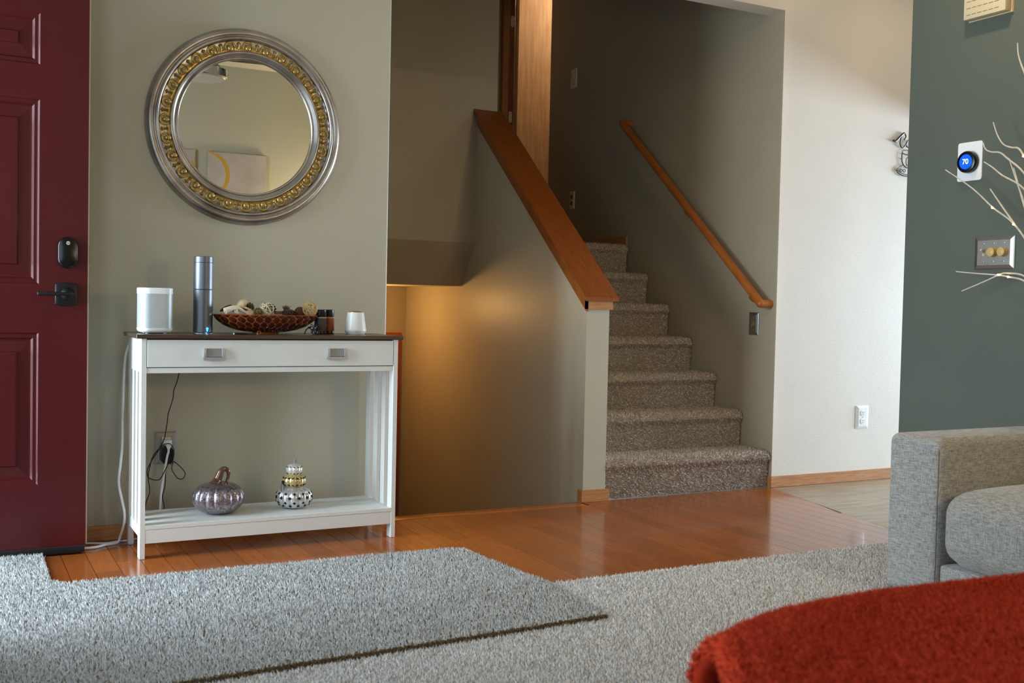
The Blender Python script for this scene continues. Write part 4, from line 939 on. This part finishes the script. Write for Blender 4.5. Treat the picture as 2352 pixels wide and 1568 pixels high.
cushion('back_cushion', 1.62, 1.80, -2.66, -1.965, 0.38, 0.78, 0.06, 0.02, fab); cushion('back_cushion', 1.62, 1.80, -3.39, -2.69, 0.38, 0.78, 0.06, 0.02, fab)

# ------------------------------------------------------------------ ottoman with the rust red throw
ot = thing('ottoman', 'grey ottoman underneath the rust red throw', 'ottoman', (-0.4, -3.6, 0.006))
g = G(); g.prism([(-1.14, -3.86), (0.42, -3.90), (0.42, -3.335), (-0.845, -3.365)], 'Z', 0.10, 0.520); g.build('seat', fab, ot)
for x, y in ((-1.06, -3.80), (0.36, -3.84), (0.36, -3.40), (-0.80, -3.42)): g = G(); g.box(x-0.02, y-0.02, 0.006, x+0.02, y+0.02, 0.102); g.build('leg', oak_dark, ot)
tw = thing('throw_blanket', 'rust red fleece throw with a rolled hem spread over the ottoman in the foreground', 'blanket', (-0.4, -3.5, 0.52))
throw_m = pmat('rust_fleece', (166, 44, 22), (186, 56, 32), 0.95, scale=14, spec=0.1)
fuzz_m = pmat('rust_fuzz', (156, 38, 18), (206, 72, 44), 0.95, attr='tint', lo=0, hi=1, spec=0.1)
fe_s = np.array([-0.055, -0.024, 0.036, 0.134, 0.22, 0.305, 0.465, 0.595, 1.2]); fe_y = np.array([-3.358, -3.337, -3.312, -3.280, -3.269, -3.263, -3.274, -3.284, -3.32])
def tp(s, t):
    """s along the ottoman from the hem, t from the far fold (0) towards the camera; t < 0 hangs down behind"""
    s = np.asarray(s, float); t = np.asarray(t, float); tt = np.maximum(t, 0)
    X = -0.850 + s - 0.56*tt*(1-0.4*np.clip(s, 0, 1)); Y = np.interp(s, fe_s, fe_y) - 0.83*tt
    ro = 0.05; an = np.clip(-t/ro, 0, PI/2); over = np.maximum(-t-ro*PI/2, 0)
    Y = Y + ro*np.sin(an)-ro*0.9; Z = 0.546 - ro*(1-np.cos(an)) - over
    Z = Z - 0.012*np.exp(-np.maximum(s, 0)/0.02) + np.clip(tt/0.08, 0, 1)*(0.004*np.sin(9*s+3*tt)*np.cos(7*tt+2*s) + 0.003*np.sin(23*s-11*tt))
    dn = np.maximum(-s, 0); Z = Z - dn*1.2
    Y = Y + 0.012*np.sin(14*s)*np.clip(-t, 0, 0.3)
    return np.stack([X, Y+ro*0.9, Z], -1)
ns, nt_ = 90, 60
sv = np.concatenate([np.linspace(0.0, 0.2, 30), np.linspace(0.21, 1.2, ns-30)]); tv = np.concatenate([np.linspace(-0.34, -0.08, 14), np.linspace(-0.075, 0.55, nt_-14)])
Sg, Tg = np.meshgrid(sv, tv, indexing='ij'); Pg = tp(Sg, Tg)
dS = np.gradient(Pg, axis=0); dT = np.gradient(Pg, axis=1); Ng = np.cross(dT, dS); Ng /= np.linalg.norm(Ng, axis=-1, keepdims=True)
if Ng[ns//2, nt_-5, 2] < 0: Ng = -Ng
Bg = Pg - Ng*0.012
idx = np.arange(ns*nt_).reshape(ns, nt_); F = []
for a in range(ns-1):
    for b in range(nt_-1): F.append([int(idx[a, b]), int(idx[a, b+1]), int(idx[a+1, b+1]), int(idx[a+1, b])])
o2 = ns*nt_; F += [[f[3]+o2, f[2]+o2, f[1]+o2, f[0]+o2] for f in F]
for a in range(ns-1): F += [[int(idx[a, 0]), int(idx[a+1, 0]), int(idx[a+1, 0])+o2, int(idx[a, 0])+o2], [int(idx[a, -1]), int(idx[a, -1])+o2, int(idx[a+1, -1])+o2, int(idx[a+1, -1])]]
for b in range(nt_-1): F += [[int(idx[0, b]), int(idx[0, b])+o2, int(idx[0, b+1])+o2, int(idx[0, b+1])], [int(idx[-1, b]), int(idx[-1, b+1]), int(idx[-1, b+1])+o2, int(idx[-1, b])+o2]]
g = G(); g.add([tuple(p) for p in Pg.reshape(-1, 3)] + [tuple(p) for p in Bg.reshape(-1, 3)], F); g.build('cloth', throw_m, tw, 80)
hp_ = [tuple(p) for p in tp(np.full(40, 0.006), np.linspace(-0.33, 0.5, 40))]
g = G(); g.tube([(x-0.004, y, z-0.006) for x, y, z in hp_], 0.0155, 12); g.build('hem', throw_m, tw, 80)
nf = 85000; s = rng.uniform(0, 0.95, nf)**1.15; t = rng.uniform(-0.12, 0.42, nf); e_ = 1e-3
p0 = tp(s, t); n_ = np.cross(tp(s+e_, t)-p0, tp(s, t+e_)-p0); n_ /= np.linalg.norm(n_, axis=1, keepdims=True); n_ *= np.sign(np.where(np.abs(n_[:, 2:3]) > 0.05, n_[:, 2:3], n_[:, 1:2]))
pile('fleece', p0, n_, 0.010, 0.0026, fuzz_m, tw, 1.3, 11)
th = rng.uniform(0, 2*PI, 6000); tb_ = rng.uniform(-0.3, 0.5, 6000); c0 = tp(np.full(6000, 0.006), tb_)+np.array([-0.004, 0, -0.006])
rad = np.stack([np.cos(th)*0.83, -np.cos(th)*0.56, np.sin(th)], 1); pile('hem_fleece', c0+rad*0.0150, rad, 0.008, 0.0026, fuzz_m, tw, 1.3, 12)

# ------------------------------------------------------------------ lighted twig tree
tr = thing('twig_tree', 'white lighted twig tree between the sofa arm and the green wall', 'twig tree', (1.965, -1.668, 0.0))
bark = pmat('white_bark', (196, 186, 170), (214, 206, 192), 0.7, scale=60)
g = G(); g.lathe([(0.050, 0.0), (0.050, 0.012), (0.016, 0.018), (0.0, 0.018)], (1.965, -1.668, 0.0005), 28); g.build('base', bark, tr)
g = G(); g.tube([(1.965, -1.668, 0.01), (1.963, -1.666, 0.5), (1.965, -1.668, 0.95), (1.962, -1.672, 1.3), (1.96, -1.68, 1.55)], [0.011, 0.0095, 0.008, 0.006, 0.004], 10); g.build('trunk', bark, tr)
lamp_led = pmat('warm_led', (255, 224, 150), None, 0.4, emit=(255, 206, 120), estr=22)
T = lambda y, z, x=1.93: (x, y, z)
BR = [([T(-1.282, 1.517, 1.90), T(-1.39, 1.435), T(-1.489, 1.351), T(-1.578, 1.282, 1.94), (1.963, -1.66, 1.16)], [2, 3]), ([T(-1.472, 1.426), T(-1.53, 1.352), T(-1.578, 1.284, 1.94)], []),
      ([T(-1.475, 1.684), T(-1.497, 1.630), T(-1.525, 1.592), T(-1.560, 1.576), T(-1.590, 1.569), T(-1.617, 1.536), (1.96, -1.68, 1.42)], [5]),
      ([T(-1.417, 1.613, 1.95), T(-1.445, 1.583), T(-1.472, 1.569), T(-1.51, 1.562), T(-1.549, 1.532), T(-1.618, 1.473), (1.962, -1.676, 1.36)], []),
      ([T(-1.440, 1.534), T(-1.480, 1.508), T(-1.525, 1.473), T(-1.621, 1.413), (1.963, -1.672, 1.30)], []), ([T(-1.551, 1.536), T(-1.590, 1.44), T(-1.623, 1.363), (1.964, -1.67, 1.20)], []), ([T(-1.573, 1.498), T(-1.60, 1.42), T(-1.626, 1.345), (1.964, -1.67, 1.18)], []),
      ([T(-1.570, 1.971), T(-1.574, 1.930), T(-1.586, 1.893), T(-1.604, 1.852), (1.95, -1.64, 1.74), (1.96, -1.68, 1.52)], []),
      ([T(-1.327, 1.106), T(-1.42, 1.097), T(-1.52, 1.089), T(-1.571, 1.081), T(-1.635, 1.066), (1.964, -1.668, 1.02)], [3]), ([T(-1.357, 1.027), T(-1.46, 1.064), T(-1.527, 1.090), T(-1.559, 1.096), T(-1.635, 1.084), (1.964, -1.668, 1.03)], [2]),
      ([(1.93, -1.85, 1.75), (1.95, -1.76, 1.55), (1.963, -1.672, 1.32)], [1]), ([(1.88, -1.86, 1.45), (1.93, -1.76, 1.30), (1.963, -1.668, 1.12)], [1]), ([(1.90, -1.72, 1.95), (1.94, -1.70, 1.75), (1.96, -1.68, 1.54)], [1])]
for pts, leds in BR:
    sp_ = smoothpath(pts, 5); n = len(sp_); g = G(); g.tube(sp_, [0.0022+0.0022*i/n for i in range(n)], 7); bo = g.build('branch', bark, tr)
    for k in leds:
        q = Vector(pts[k]); g = G(); g.ball(q+Vector((-0.006, 0, 0)), 0.0038, 10, 8); g.build('led', lamp_led, bo)

# ------------------------------------------------------------------ back of the room, seen in the mirror
canv = pmat('canvas_paint', (150, 138, 132), (176, 164, 156), 0.7, scale=4, detail=4); gold_arc = pmat('gold_paint', (186, 142, 40), None, 0.5)
for x0, x1, lab, ac in ((0.217, 0.703, 'square pale abstract canvas with gold arc, right of the pair on the back wall', (0.20, 1.96, 0.185)), (-0.369, 0.117, 'square pale abstract canvas with gold arc, left of the pair on the back wall', (0.02, 1.90, 0.16))):
    e = thing('canvas_painting', lab, 'painting', ((x0+x1)/2, -4.75, 1.55), 'canvases on the back wall')
    g = G(); g.box(x0, -4.75, 1.55, x1, -4.715, 2.148, 0.002, 1); g.build('canvas', canv, e)
    g = G(); V = []; F = []
    for k in range(25):
        a = math.radians(88-150*k/24); w = 0.004+0.013*math.sin(PI*k/24)
        for rr in (ac[2]-w, ac[2]+w): V.append((min(max(ac[0]+rr*math.cos(a), x0), x1), -4.7145, ac[1]+rr*math.sin(a)))
    for k in range(24): F.append([2*k, 2*k+1, 2*k+3, 2*k+2])
    V += [(x, y-0.0008, z) for x, y, z in V]; F += [[f[3]+50, f[2]+50, f[1]+50, f[0]+50] for f in F]
    g.add(V, F); g.build('arc', gold_arc, e, 0)
fan = thing('ceiling_fan', 'chrome ceiling fan with dark blades hanging in the living room', 'ceiling fan', (-0.30, -2.5, 2.27))
chrome = pmat('chrome', (200, 200, 202), None, 0.1, metal=1.0); blade_m = pmat('dark_blade', (40, 30, 24), (52, 40, 32), 0.4, scale=20)
fx, fy = -0.290, -2.5
g = G(); g.lathe([(0.0, 2.87), (0.07, 2.87), (0.06, 2.81), (0.013, 2.80), (0.013, 2.47), (0.05, 2.465), (0.098, 2.445), (0.104, 2.42), (0.104, 2.395), (0.06, 2.375), (0.055, 2.352), (0.0, 2.352)], (fx, fy, 0), 40); g.build('motor', chrome, fan)
g = G(); g.lathe([(0.0, 2.352), (0.150, 2.350), (0.158, 2.345), (0.158, 2.300), (0.150, 2.296), (0.0, 2.296)], (fx, fy, 0), 48); g.build('light_ring', chrome, fan)
g = G(); g.lathe([(0.148, 2.297), (0.14, 2.290), (0.09, 2.286), (0.0, 2.284)], (fx, fy, 0), 40); g.build('glass_bowl', pmat('frosted_glass', (226, 220, 206), None, 0.4), fan)
for k in range(5):
    a = 0.10+2*PI*k/5; M = Matrix.Translation((fx, fy, 2.432)) @ Matrix.Rotation(a, 4, 'Z') @ Matrix.Rotation(0.12, 4, 'X')
    g = G(); g.box(0.10, -0.012, -0.004, 0.20, 0.012, 0.004, 0, 1, M); bi = g.build('blade_iron', chrome, fan, 0)
    g = G(); g.box(0.17, -0.050, -0.004, 0.60, 0.050, 0.004, 0.003, 1, M); g.build('blade', blade_m, fan)

# ------------------------------------------------------------------ lamps of the house and one added fill lamp
def lamp(name, loc, power, color, radius):
    l = bpy.data.lights.new(name, 'POINT'); l.energy = power; l.color = color; l.shadow_soft_size = radius
    o = bpy.data.objects.new(name, l); COL.objects.link(o); o.location = loc; return o
e = thing('recessed_downlight', 'round recessed ceiling light above the sofa arm', 'downlight', (1.46, -1.64, HZ))
g = G(); g.lathe([(0.055, -0.001), (0.085, -0.001), (0.088, -0.006), (0.06, -0.010), (0.055, -0.004)], (1.46, -1.64, HZ), 40); g.build('trim_ring', white_plastic, e)
g = G(); g.lathe([(0.0, -0.002), (0.055, -0.002)], (1.46, -1.64, HZ), 32); g.build('lens', pmat('lamp_lens', (255, 226, 180), None, 0.4, emit=(255, 214, 160), estr=4), e, 0)
area('downlight', (1.46, -1.64, HZ-0.012), (0, 0, 0), 0.09, 0.09, 11, (1.0, 0.74, 0.45))
e = thing('recessed_downlight', 'round recessed ceiling light near the white wall', 'downlight', (2.85, -0.62, HZ))
g = G(); g.lathe([(0.055, -0.001), (0.085, -0.001), (0.088, -0.006), (0.06, -0.010), (0.055, -0.004)], (2.85, -0.62, HZ), 40); g.build('trim_ring', white_plastic, e)
area('downlight_hall', (2.85, -0.62, HZ-0.012), (0, 0, 0), 0.09, 0.09, 3.6, (1.0, 0.72, 0.46))
e = thing('ceiling_lamp', 'flush dome lamp on the low ceiling of the lower stairs', 'ceiling lamp', (0.52, 1.80, 1.0369))
g = G(); g.lathe([(0.0, 0.0), (0.09, 0.0), (0.09, -0.015), (0.0, -0.018)], (0.52, 1.80, 1.0368), 32); g.build('canopy', brass, e)
g = G(); g.tube([(0.52, 1.80, 1.02), (0.52, 1.80, 0.985)], 0.012, 12); g.build('socket', ivory, e)
lamp('stair_lamp', (0.52, 1.80, 0.93), 9.0, (1.0, 0.52, 0.16), 0.04)
e = thing('hall_lamp', 'small ceiling lamp in the upper hall behind the stair wall', 'ceiling lamp', (2.95, 2.72, UP))
g = G(); g.lathe([(0.0, 0.0), (0.08, 0.0), (0.08, -0.012), (0.02, -0.03), (0.02, -0.06), (0.0, -0.06)], (2.95, 2.72, UP), 32); g.build('canopy', brass, e)
lamp('hall_light', (2.95, 2.72, 3.45), 30.0, (1.0, 0.90, 0.78), 0.05)
fl_ = thing('added_floor_lamp', 'unseen floor lamp with round paper shade, added as warm fill behind the sofa', 'floor lamp', (1.35, -4.42, 0.006))
g = G(); g.lathe([(0.0, 0.0), (0.13, 0.0), (0.13, 0.015), (0.02, 0.03), (0.011, 0.05), (0.011, 1.32), (0.0, 1.32)], (1.35, -4.42, 0.008), 28); g.build('stand', blackm, fl_)
g = G(); g.tube([(1.35+0.16*math.cos(a), -4.42, 1.48+0.16*math.sin(a)) for a in [2*PI*k/32 for k in range(32)]], 0.003, 6, True); g.tube([(1.35, -4.42+0.16*math.cos(a), 1.48+0.16*math.sin(a)) for a in [2*PI*k/32 for k in range(32)]], 0.003, 6, True); g.build('lamp_shade', ivory_pale, fl_)
lamp('warm_fill_light', (1.35, -4.42, 1.48), 52.0, (1.0, 0.80, 0.50), 0.15)  # warm fill light; the unseen floor lamp around it is added
